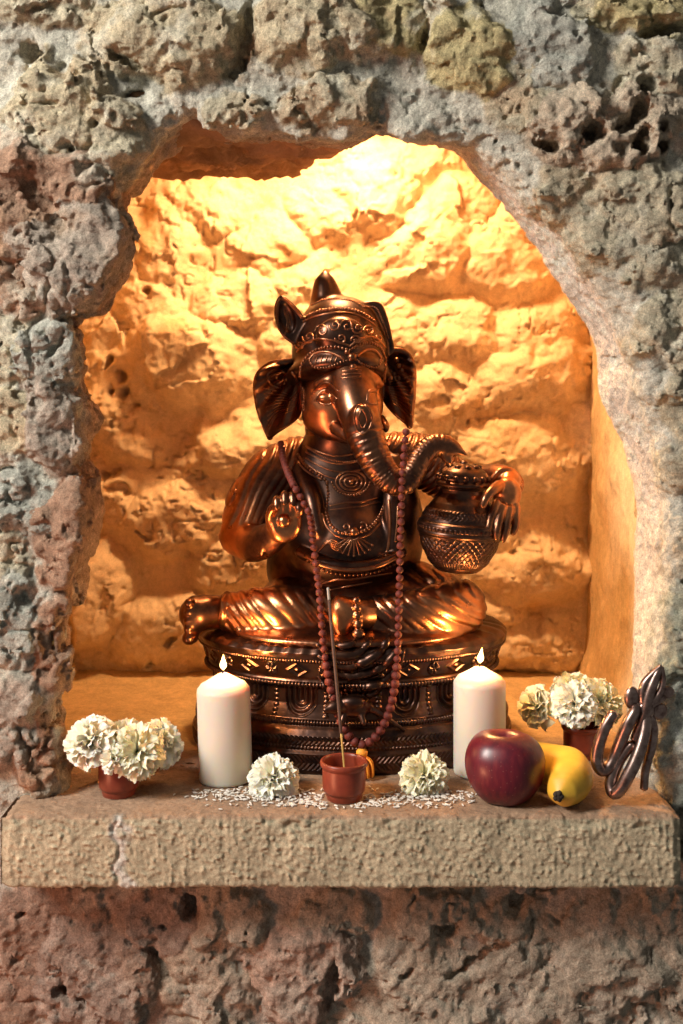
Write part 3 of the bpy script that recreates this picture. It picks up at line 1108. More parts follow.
# frieze: lozenges and four-petalled flowers
pit2 = ptot / 32
ku = np.floor(U / pit2 + 0.5).astype(int) % 2
cu = cellu(pit2) * pit2
zc, hz_ = 0.1075, 0.0082
w_ = band(0.0985, 0.1165)
loz = np.abs(cu) / (pit2 * 0.46) + np.abs(Z - zc) / hz_
L = 0.0018 * (np.exp(-((loz - 0.82) / 0.17) ** 2) + np.exp(-(loz / 0.26) ** 2))
rad = np.hypot(cu, Z - zc)
an = np.arctan2(Z - zc, cu)
Fl = 0.0026 * (sstep(0.0080, 0.0062, rad) * np.abs(np.cos(3 * an)) ** 0.6 * sstep(0.001, 0.003, rad) + np.exp(-(rad / 0.0018) ** 2))
Hh += w_ * np.where(ku == 0, L, Fl)
# cushion: pleats radiating on top
Hh += 0.0006 * sstep(0.123, 0.128, Z) * np.sin(U / 0.02 * 2 * math.pi + 5 * np.sin(U * 17)) * sstep(0.5, 0.9, np.broadcast_to(pr, Z.shape))
Bp = G.reshape(-1, 3)
Vp = Bp + Npd.reshape(-1, 3) * (Hh.reshape(-1) + 0.0004 * fbm(Bp, 60, 3, 131))[:, None]
Vp[:, 2] = np.maximum(Vp[:, 2], 0.0)
me = mesh_np('pedestal', Vp, grid_quads(NU, len(pz), True))
bm = bmesh.new()
bm.from_mesh(me)
bmesh.ops.holes_fill(bm, edges=[e for e in bm.edges if e.is_boundary], sides=0)
bmesh.ops.recalc_face_normals(bm, faces=bm.faces)
bm.to_mesh(me)
bm.free()
pedestal = adopt(link('pedestal', me, M_bronze_dark))

# ---- body
fb = Field((-0.188, 0.06, 0.125), (0.225, 0.345, 0.545), 0.0016)


def waves(dirn, pitch, amp, wob=0.0, sharp=True):
    dn = np.asarray(dirn, float)
    dn = dn / np.linalg.norm(dn)
    def f(X):
        s = X @ dn
        ph = 2 * math.pi * s / pitch
        if wob:
            ph = ph + wob * np.sin(X[..., 0] * 70 + X[..., 2] * 50) + wob * 0.6 * np.sin(X[..., 1] * 90)
        w = np.sin(ph)
        if sharp:
            w = 1 - np.abs(w) ** 0.7 * 2 + 0.2
            return amp * w
        return amp * w
    return f


# torso
fb.ell(P(347, 545, 1.350), (0.070, 0.062, 0.060), 0.01)                       # belly and chest under the tunic
fb.ell(P(345, 490, 1.368), (0.062, 0.044, 0.056), 0.02)
fb.ell(P(344, 428, 1.350), (0.046, 0.042, 0.040), 0.012)                      # throat
fb.ell(P(350, 596, 1.36), (0.105, 0.075, 0.040), 0.012)                       # lap
# head
fb.ell(P(342, 382, 1.330), (0.047, 0.058, 0.062), 0.008)                      # skull
fb.ell(P(334, 405, 1.305), (0.036, 0.040, 0.036), 0.010)                      # cheek and jaw
fb.ell(P(364, 404, 1.302), (0.022, 0.030, 0.032), 0.010)
fb.ell(P(346, 372, 1.292), (0.034, 0.026, 0.024), 0.010)                      # forehead bump
fb.tube(pl((318, 384, 1.276), (328, 380, 1.268), (338, 386, 1.266)), (0.0045, 0.006, 0.0045), 0.006)   # brows
fb.tube(pl((364, 385, 1.264), (374, 379, 1.268), (380, 384, 1.280)), (0.0045, 0.006, 0.0045), 0.006)
fb.ell(P(326, 398, 1.268), (0.0095, 0.0075, 0.0062), 0.002)                    # eyes
fb.ell(P(374, 398, 1.272), (0.0072, 0.0075, 0.0062), 0.002)
# jaw beneath the trunk
fb.tube(pl((316, 420, 1.300), (332, 430, 1.285), (350, 438, 1.270)), (0.013, 0.012, 0.008), 0.012)
# trunk
trunk = pl((352, 380, 1.272), (356, 402, 1.250), (362, 424, 1.236), (369, 446, 1.228), (379, 466, 1.224), (391, 480, 1.222),
           (404, 482, 1.224), (414, 470, 1.228), (421, 457, 1.234), (431, 447, 1.238), (441, 445, 1.240), (450, 448, 1.240))
fb.tube(trunk, (0.026, 0.0235, 0.0210, 0.0180, 0.0155, 0.0140, 0.0130, 0.0122, 0.0118, 0.0115, 0.0110, 0.0095), 0.006, n=110,
        rings=(0.0016, 0.0040, 0.055))
fb.tube(pl((446, 445, 1.240), (456, 449, 1.239), (466, 455, 1.238)), (0.0100, 0.0065, 0.0015), 0.003)   # upper finger of the tip
fb.tube(pl((444, 450, 1.240), (448, 459, 1.239), (451, 464, 1.238)), (0.0085, 0.0055, 0.0020), 0.003)   # lower finger
fb.ell(P(362, 419, 1.221), (0.013, 0.010, 0.017), 0.004, rot=(0.5, 0, 0))                               # medallion on the trunk
# short tusk stubs
fb.tube(pl((336, 428, 1.265), (346, 436, 1.246), (352, 440, 1.240)), (0.007, 0.006, 0.004), 0.003)
fb.tube(pl((381, 420, 1.268), (385, 426, 1.252), (386, 430, 1.245)), (0.006, 0.005, 0.003), 0.003)


# ears: broad leaves with folds fanning from the top
def ear_mod(cx, cz, sgn):
    def f(X):
        dx, dz = X[..., 0] - cx, X[..., 2] - cz
        a_ = np.arctan2(dz, dx * sgn)
        r_ = np.hypot(dx, dz)
        return 0.0020 * np.sin(a_ * 22) * sstep(0.012, 0.03, r_)
    return f


el = np.array([P(*t, 1.33)[[0, 2]] for t in [(296, 362), (284, 361), (268, 366), (258, 376), (256, 390), (259, 410), (264, 427), (270, 438),
                                            (280, 432), (292, 424), (301, 414), (304, 395), (302, 375)]])
c0 = P(300, 372, 1.33)
fb.plate(el, 0.223, 0.0050, 0.003, 0.0025, bend=lambda X: -0.35 * (c0[0] - X[..., 0]) * 0.4 + 0.012 * np.cos((X[..., 0] - c0[0]) * 60),
         mod=ear_mod(c0[0] + 0.005, c0[2] + 0.012, -1))
er = np.array([P(*t, 1.33)[[0, 2]] for t in [(384, 352), (396, 348), (406, 354), (413, 364), (413, 384), (412, 404), (410, 427), (400, 420),
                                            (391, 412), (383, 400), (381, 375)]])
c1 = P(386, 366, 1.33)
fb.plate(er, 0.226, 0.0050, 0.003, 0.0025, bend=lambda X: -0.25 * (X[..., 0] - c1[0]) * 0.4 + 0.012 * np.cos((X[..., 0] - c1[0]) * 60),
         mod=ear_mod(c1[0] - 0.005, c1[2] + 0.012, 1))
# rolled rims
fb.tube(pl((292, 361, 1.322), (270, 365, 1.322), (257, 379, 1.322), (259, 408, 1.322), (270, 437, 1.322)), (0.0040,) * 5, 0.003)
fb.tube(pl((388, 350, 1.322), (404, 352, 1.322), (413, 366, 1.322), (413, 392, 1.322), (410, 426, 1.322)), (0.0036,) * 5, 0.003)
# arms: wide sleeved upper arm at the left, raised hand
slv = waves((0.84, 0.3, -0.54), 0.0175, 0.0015, 0.7)
fb.tube(pl((297, 462, 1.365), (272, 478, 1.352), (252, 506, 1.335), (240, 534, 1.318)), (0.030, 0.034, 0.031, 0.021), 0.010, mod=slv)
fb.tube(pl((238, 537, 1.318), (254, 544, 1.292), (270, 538, 1.262), (280, 530, 1.244)), (0.021, 0.0205, 0.0175, 0.0145), 0.006)
fb.tube(pl((262, 553, 1.255), (267, 530, 1.246), (277, 514, 1.248)), (0.0035,) * 3, 0.002)                    # cuff
fb.ell(P(285, 522, 1.232), (0.0180, 0.0090, 0.0225), 0.004, rot=(0.1, 0, 0.1))                                # palm
fb.ell(P(286, 521, 1.221), (0.0125, 0.0070, 0.0165), 0.003, sub=True)                                         # hollow of the palm
for (x0, x1, yt, yk) in ((278, 277, 500, 506), (285, 285, 495, 502), (292, 293, 496, 503), (298, 299, 503, 509)):   # fingers
    fb.tube(pl((x0, 513, 1.230), (x1, yt + 3, 1.226), (x1, yt, 1.217), (x1, yk, 1.212)), (0.0054, 0.0052, 0.0047, 0.0038), 0.0014)
fb.tube(pl((272, 526, 1.236), (270, 516, 1.228), (273, 508, 1.220), (277, 507, 1.214)), (0.0062, 0.0054, 0.0048, 0.0038), 0.002)  # thumb
fb.ell(P(284, 521, 1.224), (0.0070, 0.0070, 0.0070), 0.001)                                                   # sweet in the palm
# right arm passes behind the pot, hand comes round over its rim
fb.tube(pl((398, 458, 1.365), (424, 462, 1.355), (447, 478, 1.350), (470, 486, 1.345)), (0.031, 0.032, 0.027, 0.020), 0.010,
        mod=waves((0.8, 0.2, -0.5), 0.0125, 0.0014, 0.8))
fb.tube(pl((466, 486, 1.348), (484, 480, 1.335), (500, 477, 1.312), (509, 482, 1.292)), (0.020, 0.0175, 0.0150, 0.0135), 0.006)
fb.tube(pl((491, 481, 1.292), (500, 471, 1.290), (512, 471, 1.292), (521, 481, 1.296), (520, 490, 1.300)), (0.0035,) * 5, 0.001)  # bangle
fb.ell(P(507, 494, 1.277), (0.0160, 0.0125, 0.0190), 0.005, rot=(0.2, 0.1, -0.2))
for pts_ in (((497, 503, 1.266), (491, 517, 1.258), (489, 526, 1.254), (488, 534, 1.254)),
             ((503, 507, 1.265), (499, 521, 1.257), (497, 531, 1.254), (496, 538, 1.255)),
             ((510, 509, 1.267), (507, 523, 1.261), (505, 533, 1.259), (503, 540, 1.260)),
             ((516, 507, 1.272), (516, 519, 1.268), (515, 527, 1.266), (513, 533, 1.266))):
    fb.tube(pl(*pts_), (0.0052, 0.0048, 0.0044, 0.0034), 0.0014)
fb.tube(pl((499, 486, 1.268), (492, 491, 1.256), (486, 498, 1.250), (483, 505, 1.249)), (0.0068, 0.0058, 0.0050, 0.0040), 0.002)
# feet
fb.tube(pl((222, 612, 1.300), (207, 612, 1.292), (197, 614, 1.286)), (0.0185, 0.0195, 0.0200), 0.005)
fb.ell(P(193, 622, 1.284), (0.0075, 0.016, 0.028), 0.005)
for k, yy in enumerate((603, 612, 620.5, 628.5, 638)):
    rr_ = (0.0058, 0.0055, 0.0055, 0.006, 0.0082)[k]
    fb.ell(P(188.5 + abs(k - 2) * 0.4, yy, 1.272), (rr_, rr_ * 1.25, rr_ * 0.95), 0.0012)
fb.tube(pl((372, 613, 1.262), (358, 614, 1.248), (346, 612, 1.240)), (0.0180, 0.0180, 0.0165), 0.006)
fb.ell(P(341, 617, 1.238), (0.0125, 0.014, 0.0235), 0.004, rot=(0, -0.12, 0))
for k, yy in enumerate((600, 608, 616, 624.5, 634)):
    rr_ = (0.0042, 0.0044, 0.0046, 0.0050, 0.0064)[k]
    fb.ell(P(356.5 + k * 0.5, yy, 1.226), (rr_ * 1.15, rr_, rr_ * 0.95), 0.0010)
body = adopt(fb.mesh('body', M_bronze))

# ---- tunic over the chest and round belly
fu = Field((-0.105, 0.13, 0.125), (0.115, 0.345, 0.385), 0.0016)
fu.ell(P(347, 545, 1.345), (0.075, 0.072, 0.066), 0.01)
fu.ell(P(345, 492, 1.360), (0.068, 0.054, 0.060), 0.02)
fu.ell(P(346, 456, 1.362), (0.060, 0.047, 0.036), 0.02)
fu.ell(P(344, 436, 1.350), (0.044, 0.043, 0.030), 0.012)
fu.ell(P(402, 530, 1.362), (0.026, 0.040, 0.064), 0.012)                       # cloth at the flanks
fu.ell(P(297, 566, 1.360), (0.036, 0.045, 0.046), 0.012)
fu.tube(pl((300, 470, 1.335), (312, 500, 1.300), (318, 530, 1.285)), (0.010, 0.010, 0.006), 0.008)      # shawl edges
fu.tube(pl((396, 462, 1.335), (392, 500, 1.300), (394, 545, 1.292)), (0.010, 0.010, 0.008), 0.008)
fu.tube(pl((300, 552, 1.290), (324, 562, 1.272), (350, 566, 1.266), (378, 563, 1.272), (402, 553, 1.292)), (0.006,) * 5, 0.005)
tunic = adopt(fu.mesh('tunic', M_bronze_dark))

# ---- trousers
ft = Field((-0.145, 0.06, 0.120), (0.195, 0.335, 0.275), 0.0016)
fold_l = waves((0.72, 0.15, 0.62), 0.0230, 0.0011, 1.0)
fold_r = waves((0.62, -0.15, 0.74), 0.0200, 0.0012, 1.0)
ft.tube(pl((316, 590, 1.370), (298, 603, 1.335), (285, 613, 1.300)), (0.050, 0.040, 0.030), 0.012, mod=lambda X: 0.3 * fold_l(X))
ft.tube(pl((322, 616, 1.292), (292, 614, 1.282), (262, 612, 1.286), (238, 612, 1.294), (226, 612, 1.299)), (0.027, 0.0295, 0.0275, 0.0225, 0.0195),
        0.008, mod=fold_l)
ft.tube(pl((227, 594, 1.297), (223, 603, 1.280), (222.5, 613, 1.276), (223, 622, 1.280), (226, 630, 1.299)), (0.0038,) * 5, 0.002)
ft.tube(pl((380, 588, 1.370), (420, 596, 1.340), (458, 606, 1.310)), (0.046, 0.038, 0.030), 0.012, mod=fold_r)
ft.tube(pl((459, 607, 1.296), (432, 611, 1.274), (402, 614, 1.262), (376, 614, 1.262)), (0.0300, 0.0275, 0.0230, 0.0195), 0.008, mod=fold_r)
ft.ell(P(348, 598, 1.335), (0.080, 0.060, 0.034), 0.012)
ft.ell(P(350, 628, 1.30), (0.135, 0.085, 0.014), 0.010)
trousers = adopt(ft.mesh('trousers', M_bronze))

# ---- crown
fc = Field((-0.085, 0.125, 0.41), (0.075, 0.335, 0.56), 0.0014)
fc.ell(P(340, 352, 1.320), (0.0555, 0.062, 0.053), 0.006)
fc.ell(P(340, 322, 1.326), (0.0430, 0.047, 0.030), 0.012)
fc.tube(pl((290, 382, 1.335), (295, 372, 1.298), (316, 364, 1.268), (343, 361, 1.258), (368, 363, 1.268), (384, 371, 1.298), (389, 382, 1.335)),
        (0.007, 0.0075, 0.008, 0.0085, 0.008, 0.0075, 0.007), 0.008)
fc.ell(P(341, 334, 1.262), (0.026, 0.012, 0.019), 0.010)                      # raised front plaque
fc.tube(pl((328, 308, 1.33), (326, 294, 1.33), (325, 285, 1.33), (325, 278, 1.33), (325, 271, 1.33)), (0.0215, 0.0165, 0.0130, 0.0075, 0.0010), 0.005)
for pts_, yy in (([(301, 348), (292, 344), (281, 334), (275, 317), (276, 303), (282, 296), (291, 302), (302, 314), (308, 330)], 0.200),
                 ([(372, 340), (364, 318), (362, 305), (368, 301), (381, 303), (388, 318), (392, 336), (394, 352), (382, 356)], 0.215)):
    fc.plate(np.array([P(*t, 1.31)[[0, 2]] for t in pts_]), yy, 0.0070, 0.004, 0.003)
# hollow the leaf at the left
fc.ell(P(287, 318, 1.293), (0.0090, 0.006, 0.017), 0.002, sub=True, rot=(0, -0.25, 0))
fc.ell(P(341, 409, 1.275), (0.047, 0.062, 0.0365), 0.003, sub=True)           # opening for the brow
crown = adopt(fc.mesh('crown', M_bronze_dark))

# ---- the round pot held at the right
pc = P(457.5, 570, 1.290)
profp = [(0.0, 0.0), (0.022, 0.0), (0.026, 0.003), (0.034, 0.013), (0.0405, 0.025), (0.0432, 0.036), (0.0440, 0.0395), (0.0452, 0.0405),
         (0.0456, 0.0430), (0.0446, 0.0450), (0.0448, 0.0485), (0.0458, 0.0500), (0.0450, 0.0525), (0.0420, 0.0545),
         (0.0400, 0.0600), (0.0370, 0.0660), (0.0315, 0.0735), (0.0262, 0.0790), (0.0240, 0.0840), (0.0242, 0.0880), (0.0262, 0.0900), (0.0, 0.0900)]
pp = np.array(profp)
dpp = np.concatenate([[0], np.cumsum(np.hypot(*np.diff(pp, axis=0).T))])
vp = np.linspace(0, dpp[-1], 260)
pr_, pz_ = np.interp(vp, dpp, pp[:, 0]), np.interp(vp, dpp, pp[:, 1])
NA = 420
a = np.linspace(0, 2 * math.pi, NA, endpoint=False)
Zp = np.broadcast_to(pz_, (NA, 260))
Ap = np.broadcast_to(a[:, None], (NA, 260))
hp = np.zeros((NA, 260))
ua = Ap * 0.043
dia = lambda p_: np.maximum(np.abs((((ua + Zp) / p_) % 1) - 0.5), np.abs((((ua - Zp) / p_) % 1) - 0.5)) * 2
n_d = round(2 * math.pi * 0.043 / 0.0075)
pdi = 2 * math.pi * 0.043 / n_d
hp += -0.0012 * sstep(0.72, 0.98, dia(pdi)) * sstep(0.012, 0.014, Zp) * sstep(0.038, 0.036, Zp)
hp += 0.0013 * np.sqrt(np.clip(1 - (((Ap * 52 / (2 * math.pi)) % 1 - 0.5) * 2.1) ** 2, 0, 1)) * sstep(0.0448, 0.0455, Zp) * sstep(0.0492, 0.0486, Zp)
hp += 0.0010 * np.abs(np.sin(Ap * 34)) * sstep(0.0055, 0.0065, Zp) * sstep(0.012, 0.011, Zp)
hp += 0.0009 * np.abs(np.sin(Ap * 26 + np.sin(Zp * 900))) * sstep(0.057, 0.059, Zp) * sstep(0.068, 0.066, Zp)
G = np.stack([np.cos(a)[:, None] * (pr_ + hp), np.sin(a)[:, None] * (pr_ + hp), Zp], -1)
me = mesh_np('water_pot', G.reshape(-1, 3), grid_quads(NA, 260, True))
pot = link('water_pot', me, M_bronze_dark)
pot.location = pc
pot.rotation_euler = (0.02, 0.06, 0)
pot.scale = (1.05, 1.05, 1.04)
adopt(pot)
lid_p = Parts()
lid = lathe('pot_lid', smooth_prof([(0.0, 0.090), (0.024, 0.090), (0.0285, 0.0915), (0.0290, 0.0945), (0.0265, 0.0975), (0.0268, 0.101), (0.0235, 0.1075), (0.015, 0.113),
                              (0.006, 0.1155), (0.0, 0.116)], 60), M_bronze_dark, pot, 72)
for k in range(16):
    a_ = 2 * math.pi * k / 16
    lid_p.ball((0.0262 * math.cos(a_), 0.0262 * math.sin(a_), 0.1005), 0.0034, 8, 6)
for k in range(9):
    a_ = 2 * math.pi * k / 9
    lid_p.ball((0.0150 * math.cos(a_), 0.0150 * math.sin(a_), 0.1120), (0.0046, 0.0046, 0.0030), 8, 6)
lid_p.ball((0, 0, 0.1155), (0.005, 0.005, 0.0038))
lid_p.build('petal_ring', M_bronze_dark, pot)

# patches of brighter copper colour on face, hands, shins and knees
def copper_spots(o, spots):
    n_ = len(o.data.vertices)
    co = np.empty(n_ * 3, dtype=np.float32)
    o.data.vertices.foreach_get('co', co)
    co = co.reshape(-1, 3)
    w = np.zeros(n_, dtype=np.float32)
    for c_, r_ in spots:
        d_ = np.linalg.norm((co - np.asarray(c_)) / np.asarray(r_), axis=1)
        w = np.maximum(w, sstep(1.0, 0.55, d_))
    at_ = o.data.attributes.new('copper_spots', 'FLOAT', 'POINT')
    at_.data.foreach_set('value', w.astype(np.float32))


copper_spots(body, [(P(322, 404, 1.285), (0.030, 0.045, 0.042)), (P(374, 398, 1.285), (0.018, 0.04, 0.036)), (P(285, 521, 1.23), (0.03, 0.03, 0.032)),
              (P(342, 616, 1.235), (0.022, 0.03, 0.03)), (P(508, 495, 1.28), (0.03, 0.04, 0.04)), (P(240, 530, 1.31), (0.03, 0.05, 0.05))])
copper_spots(trousers, [(P(262, 612, 1.27), (0.060, 0.05, 0.036)), (P(446, 612, 1.27), (0.058, 0.05, 0.036))])

# ---- raised ornament laid over the surfaces
bpy.context.view_layer.update()
tv, tf = [], []
for o in (body, tunic, trousers, crown, pedestal, pot):
    mw = np.array(o.matrix_world)
    n_ = len(o.data.vertices)
    co = np.empty(n_ * 3, dtype=np.float32)
    o.data.vertices.foreach_get('co', co)
    co = co.reshape(-1, 3) @ mw[:3, :3].T + mw[:3, 3]
    off = len(tv)
    tv.extend(co.tolist())
    tf.extend([[i + off for i in p.vertices] for p in o.data.polygons])
BVH = BVHTree.FromPolygons(tv, tf)
EYE = Vector((0, -CAMD, CAMZ))


def hit(px, py, lift=0.0):
    d_ = Vector(P(px, py, 1.0)) - EYE
    d_.normalize()
    loc, nrm, _, _ = BVH.ray_cast(EYE, d_)
    if loc is None:
        return None
    if nrm.dot(d_) > 0:
        nrm = -nrm
    return np.array(loc + nrm * lift)


def path(pts, step=0.0012, lift=0.0):
    p2 = catmull(np.array([(x, y, 0) for x, y in pts], float), 40 * len(pts))
    h_ = [hit(x, y, lift) for x, y, _ in p2]
    h_ = np.array([v for v in h_ if v is not None])
    if len(h_) < 2:
        return None
    # drop leaps in depth
    keep = [h_[0]]
    for v in h_[1:]:
        if np.linalg.norm(v - keep[-1]) < 0.012:
            keep.append(v)
    if len(keep) < 2:
        return None
    return resample(np.array(keep), step)


class Relief(Parts):
    def cord(self, pts, r, lift=0.0, taper=False):
        c_ = path(pts, max(0.0012, r * 0.8), lift)
        if c_ is None or len(c_) < 3:
            return
        rr_ = np.full(len(c_), r)
        if taper:
            rr_ = r * np.sin(np.linspace(0.25, math.pi - 0.25, len(c_))) ** 0.6
        self.tube(c_, rr_, 6)

    def beads(self, pts, r, gap=2.0, lift=0.0):
        c_ = path(pts, r * gap, lift)
        if c_ is None:
            return
        for v in c_:
            self.ball(v, r, 7, 5)

    def spot(self, px, py, r, lift=0.0):
        v = hit(px, py, lift)
        if v is not None:
            self.ball(v, r, 10, 7)

    def spiral(self, px, py, r0, r, turns=1.6, sgn=1, a0=0.0):
        self.cord([(px + r0 * t * math.cos(a0 + sgn * turns * 2 * math.pi * t), py + r0 * t * math.sin(a0 + sgn * turns * 2 * math.pi * t))
                   for t in np.linspace(0.12, 1, 14)], r)


# crown ornament
R = Relief()
R.beads([(300, 376), (302, 364), (310, 354), (322, 348), (336, 347), (350, 350)], 0.0021)
R.beads([(350, 350), (358, 345), (370, 343), (380, 348), (385, 358)], 0.0021)
R.beads([(310, 361), (314, 367), (322, 368), (332, 366), (342, 362), (350, 360)], 0.0017)
R.beads([(354, 358), (362, 364), (370, 367), (378, 366), (381, 360)], 0.0017)
R.cord([(309, 360), (316, 353), (328, 352), (339, 356), (345, 360)], 0.0018)
R.cord([(357, 356), (366, 350), (375, 351), (381, 358)], 0.0018)
for k in range(5):
    R.cord([(315 + k * 5, 364 - k * 0.5), (318 + k * 5, 356 - k * 0.3)], 0.0010)
for cx_, cy_, r_, sg_ in ((309, 337, 7, 1), (322, 331, 7, -1), (300, 345, 5, 1), (335, 325, 6, 1), (347, 326, 7, -1), (358, 328, 6, 1), (369, 331, 6, -1),
                          (378, 338, 5, 1), (341, 338, 6, 1), (356, 340, 5, -1)):
    R.spiral(cx_, cy_, r_, 0.0011, 1.5, sg_)
R.cord([(297, 352), (306, 343), (320, 339), (336, 341), (350, 346)], 0.0014)
R.cord([(350, 346), (362, 338), (376, 338), (386, 348)], 0.0014)
R.beads([(304, 318), (316, 312), (332, 309), (348, 309), (362, 313), (374, 321)], 0.0020, 1.9)
R.cord([(303, 322), (316, 316), (332, 313), (348, 313), (362, 317), (376, 326)], 0.0012)
R.beads([(312, 305), (324, 300), (338, 299), (352, 301), (364, 307)], 0.0016, 1.9)
R.spot(352, 357, 0.0050)
R.spot(347, 352, 0.0032)
R.spot(353, 367, 0.0040)
adopt(R.build('crown_ornament', M_trim))
R = Relief()
R.cord([(277, 318), (278, 304), (283, 299), (293, 307), (302, 318)], 0.0017)
R.cord([(279, 330), (277, 316)], 0.0014)
for k in range(4):
    R.cord([(285 + k * 2, 335 - k * 3), (287, 322 - k * 4), (284, 312 - k)], 0.0008)
adopt(R.build('leaf_ornament', M_trim))
R = Relief()
R.beads([(365, 307), (376, 308), (383, 322), (388, 338)], 0.0013)
adopt(R.build('leaf_beads', M_trim))

# face, ears and trunk
R = Relief()
for px_, sg_ in ((326, 1), (374, -1)):
    w_e = 11 if sg_ > 0 else 7
    R.cord([(px_ - w_e, 401), (px_ - 5, 392), (px_ + 3, 391), (px_ + w_e, 399)], 0.0027, 0.0, True)
    R.cord([(px_ - w_e + 1, 401), (px_ - 3, 404), (px_ + 4, 404), (px_ + w_e - 1, 400)], 0.0013, 0.0, True)
    if sg_ > 0:
        R.cord([(px_ - w_e - 3, 394), (px_ - 6, 385), (px_ + 3, 383), (px_ + w_e + 1, 391)], 0.0022, 0.0, True)
    adopt(R.build('eye_lids', M_trim))
    R = Relief()
for k in range(3):
    R.cord([(342 - k * 0.5, 371 + k * 3.6), (352, 370 + k * 3.6), (361, 370.5 + k * 3.6)], 0.0010)
adopt(R.build('forehead_mark', M_trim))
R = Relief()
R.cord([(354, 419), (356, 409), (362, 404), (369, 409), (372, 419), (369, 429), (363, 434), (357, 430), (354, 419)], 0.0013)
R.cord([(358, 419), (362, 410), (367, 419), (363, 428), (358, 419)], 0.0010)
adopt(R.build('trunk_medallion', M_trim))
R = Relief()                                # creases that fan across the ears, and their studs
for t in np.linspace(0, 1, 10):
    R.cord([(299 - 6 * t, 398 + 12 * t), (283 - 6 * t, 392 + 24 * t), (264 + 5 * t, 388 + 42 * t)], 0.0010)
R.cord([(281, 388), (271, 384), (268, 374), (278, 370), (287, 375), (284, 384)], 0.0018)
R.spiral(279, 378, 6, 0.0012, 1.3)
R.cord([(292, 372), (297, 380), (296, 392), (290, 398)], 0.0020)
R.beads([(303, 388), (304, 396), (303, 404), (304, 410)], 0.0019)
adopt(R.build('ear_relief', M_trim))
R = Relief()
for t in np.linspace(0, 1, 10):
    R.cord([(389 + 3 * t, 382 + 20 * t), (400, 380 + 28 * t), (411, 376 + 44 * t)], 0.0010)
for x_, y_ in ((397, 360), (399, 366), (394, 374), (399, 378), (402, 370), (390, 378)):
    R.spot(x_, y_, 0.0034)
R.beads([(386, 360), (385, 372), (384, 384)], 0.0017)
adopt(R.build('ear_relief', M_trim))

# chest jewellery, belt and folds
R = Relief()
R.beads([(298, 455), (304, 464), (312, 471), (321, 476), (327, 482)], 0.0021)
R.cord([(296, 459), (303, 468), (312, 475), (322, 480)], 0.0014)
R.beads([(327, 484), (328, 493), (327, 503), (326, 512)], 0.0019)
for k in range(4):
    R.cord([(306, 446 + k * 6), (322, 453 + k * 7), (340, 456 + k * 8), (360, 452 + k * 9)], 0.0011)
R.beads([(308, 448), (326, 458), (345, 462), (362, 460)], 0.0013)
for rx_, ry_ in ((15, 11), (11, 8), (6.5, 4.5)):                          # layered oval breast plate
    R.cord([(351 + rx_ * math.cos(t), 482 + ry_ * math.sin(t)) for t in np.linspace(0, 2 * math.pi, 16)], 0.0012)
R.beads([(351 + 19 * math.cos(t), 481 + 14 * math.sin(t)) for t in np.linspace(0.1, math.pi - 0.1, 10)], 0.0016)
R.spot(351, 482, 0.0036)
R.cord([(330, 506), (345, 503), (362, 502), (378, 498)], 0.0013)
R.cord([(330, 510), (346, 508), (362, 506), (380, 502)], 0.0009)
R.beads([(326, 513), (330, 524), (339, 532), (350, 534)], 0.0022)
R.beads([(354, 533), (366, 530), (377, 520), (383, 508), (386, 496)], 0.0022)
R.cord([(322, 514), (327, 527), (337, 536), (350, 539), (368, 535), (381, 523)], 0.0012)
for t in np.linspace(-1.15, 1.15, 9):    # fan pendant
    R.cord([(354 + 4 * math.sin(t), 536 + 3 * math.cos(t)), (354 + 19 * math.sin(t), 538 + 17 * math.cos(t))], 0.0012)
    R.spot(354 + 20 * math.sin(t), 538 + 18 * math.cos(t), 0.0019)
R.spot(354, 532, 0.0055)
R.spiral(346, 527, 5, 0.0012, 1.3)
R.spiral(363, 527, 5, 0.0012, 1.3, -1)
for k in range(5):                        # sash over the belly
    R.cord([(318 + k * 2, 552 - k * 3), (325 + k, 545 - k), (333, 540 + k * 2), (342, 545 + k * 2)], 0.0014, taper=True)
R.cord([(306, 556), (325, 566), (350, 570), (375, 567), (396, 558)], 0.0030)
R.beads([(308, 560), (326, 571), (350, 575), (376, 572), (396, 563)], 0.0022, 2.2)
R.cord([(389, 500), (390, 520), (389, 540), (386, 556)], 0.0018)
R.cord([(398, 506), (397, 524), (395, 542)], 0.0013)
R.cord([(318, 585), (335, 580), (352, 579), (372, 576), (392, 573)], 0.0020, taper=True)
R.cord([(330, 590), (350, 586), (372, 582)], 0.0016, taper=True)
adopt(R.build('chest_jewellery', M_trim))

# sleeve bands, drapery that falls over the throne, the little rodent at the front
R = Relief()

R = Relief()
for pts_, r_ in (([(400, 636), (394, 656), (372, 672), (346, 676), (322, 668)], 0.0060), ([(390, 634), (380, 652), (360, 664), (338, 666), (318, 656)], 0.0065),
                 ([(372, 638), (362, 650), (346, 656), (328, 652), (316, 644)], 0.0060), ([(404, 648), (398, 668), (378, 684), (352, 690), (330, 684)], 0.0055),
                 ([(318, 676), (332, 694), (352, 700), (372, 694), (388, 682)], 0.0050), ([(356, 640), (348, 646), (336, 646)], 0.0050)):
    R.cord(pts_, r_, -0.0015, taper=True)
adopt(R.build('drapery', M_bronze_dark))
fr = Field((-0.02, 0.07, 0.03), (0.075, 0.17, 0.10), 0.0012)
fr.ell(P(354, 706, 1.215), (0.019, 0.013, 0.0125), 0.004)
fr.ell(P(336, 706, 1.207), (0.010, 0.009, 0.008), 0.005)
fr.tube(pl((332, 708, 1.204), (325, 710, 1.200)), (0.006, 0.0025), 0.003)
fr.ell(P(339, 697, 1.206), (0.0040, 0.0025, 0.0045), 0.001)
fr.ell(P(331, 697, 1.206), (0.0035, 0.0025, 0.0040), 0.001)
fr.tube(pl((370, 708, 1.215), (382, 714, 1.212), (392, 722, 1.214), (404, 730, 1.220)), (0.0045, 0.0035, 0.0030, 0.0016), 0.003)
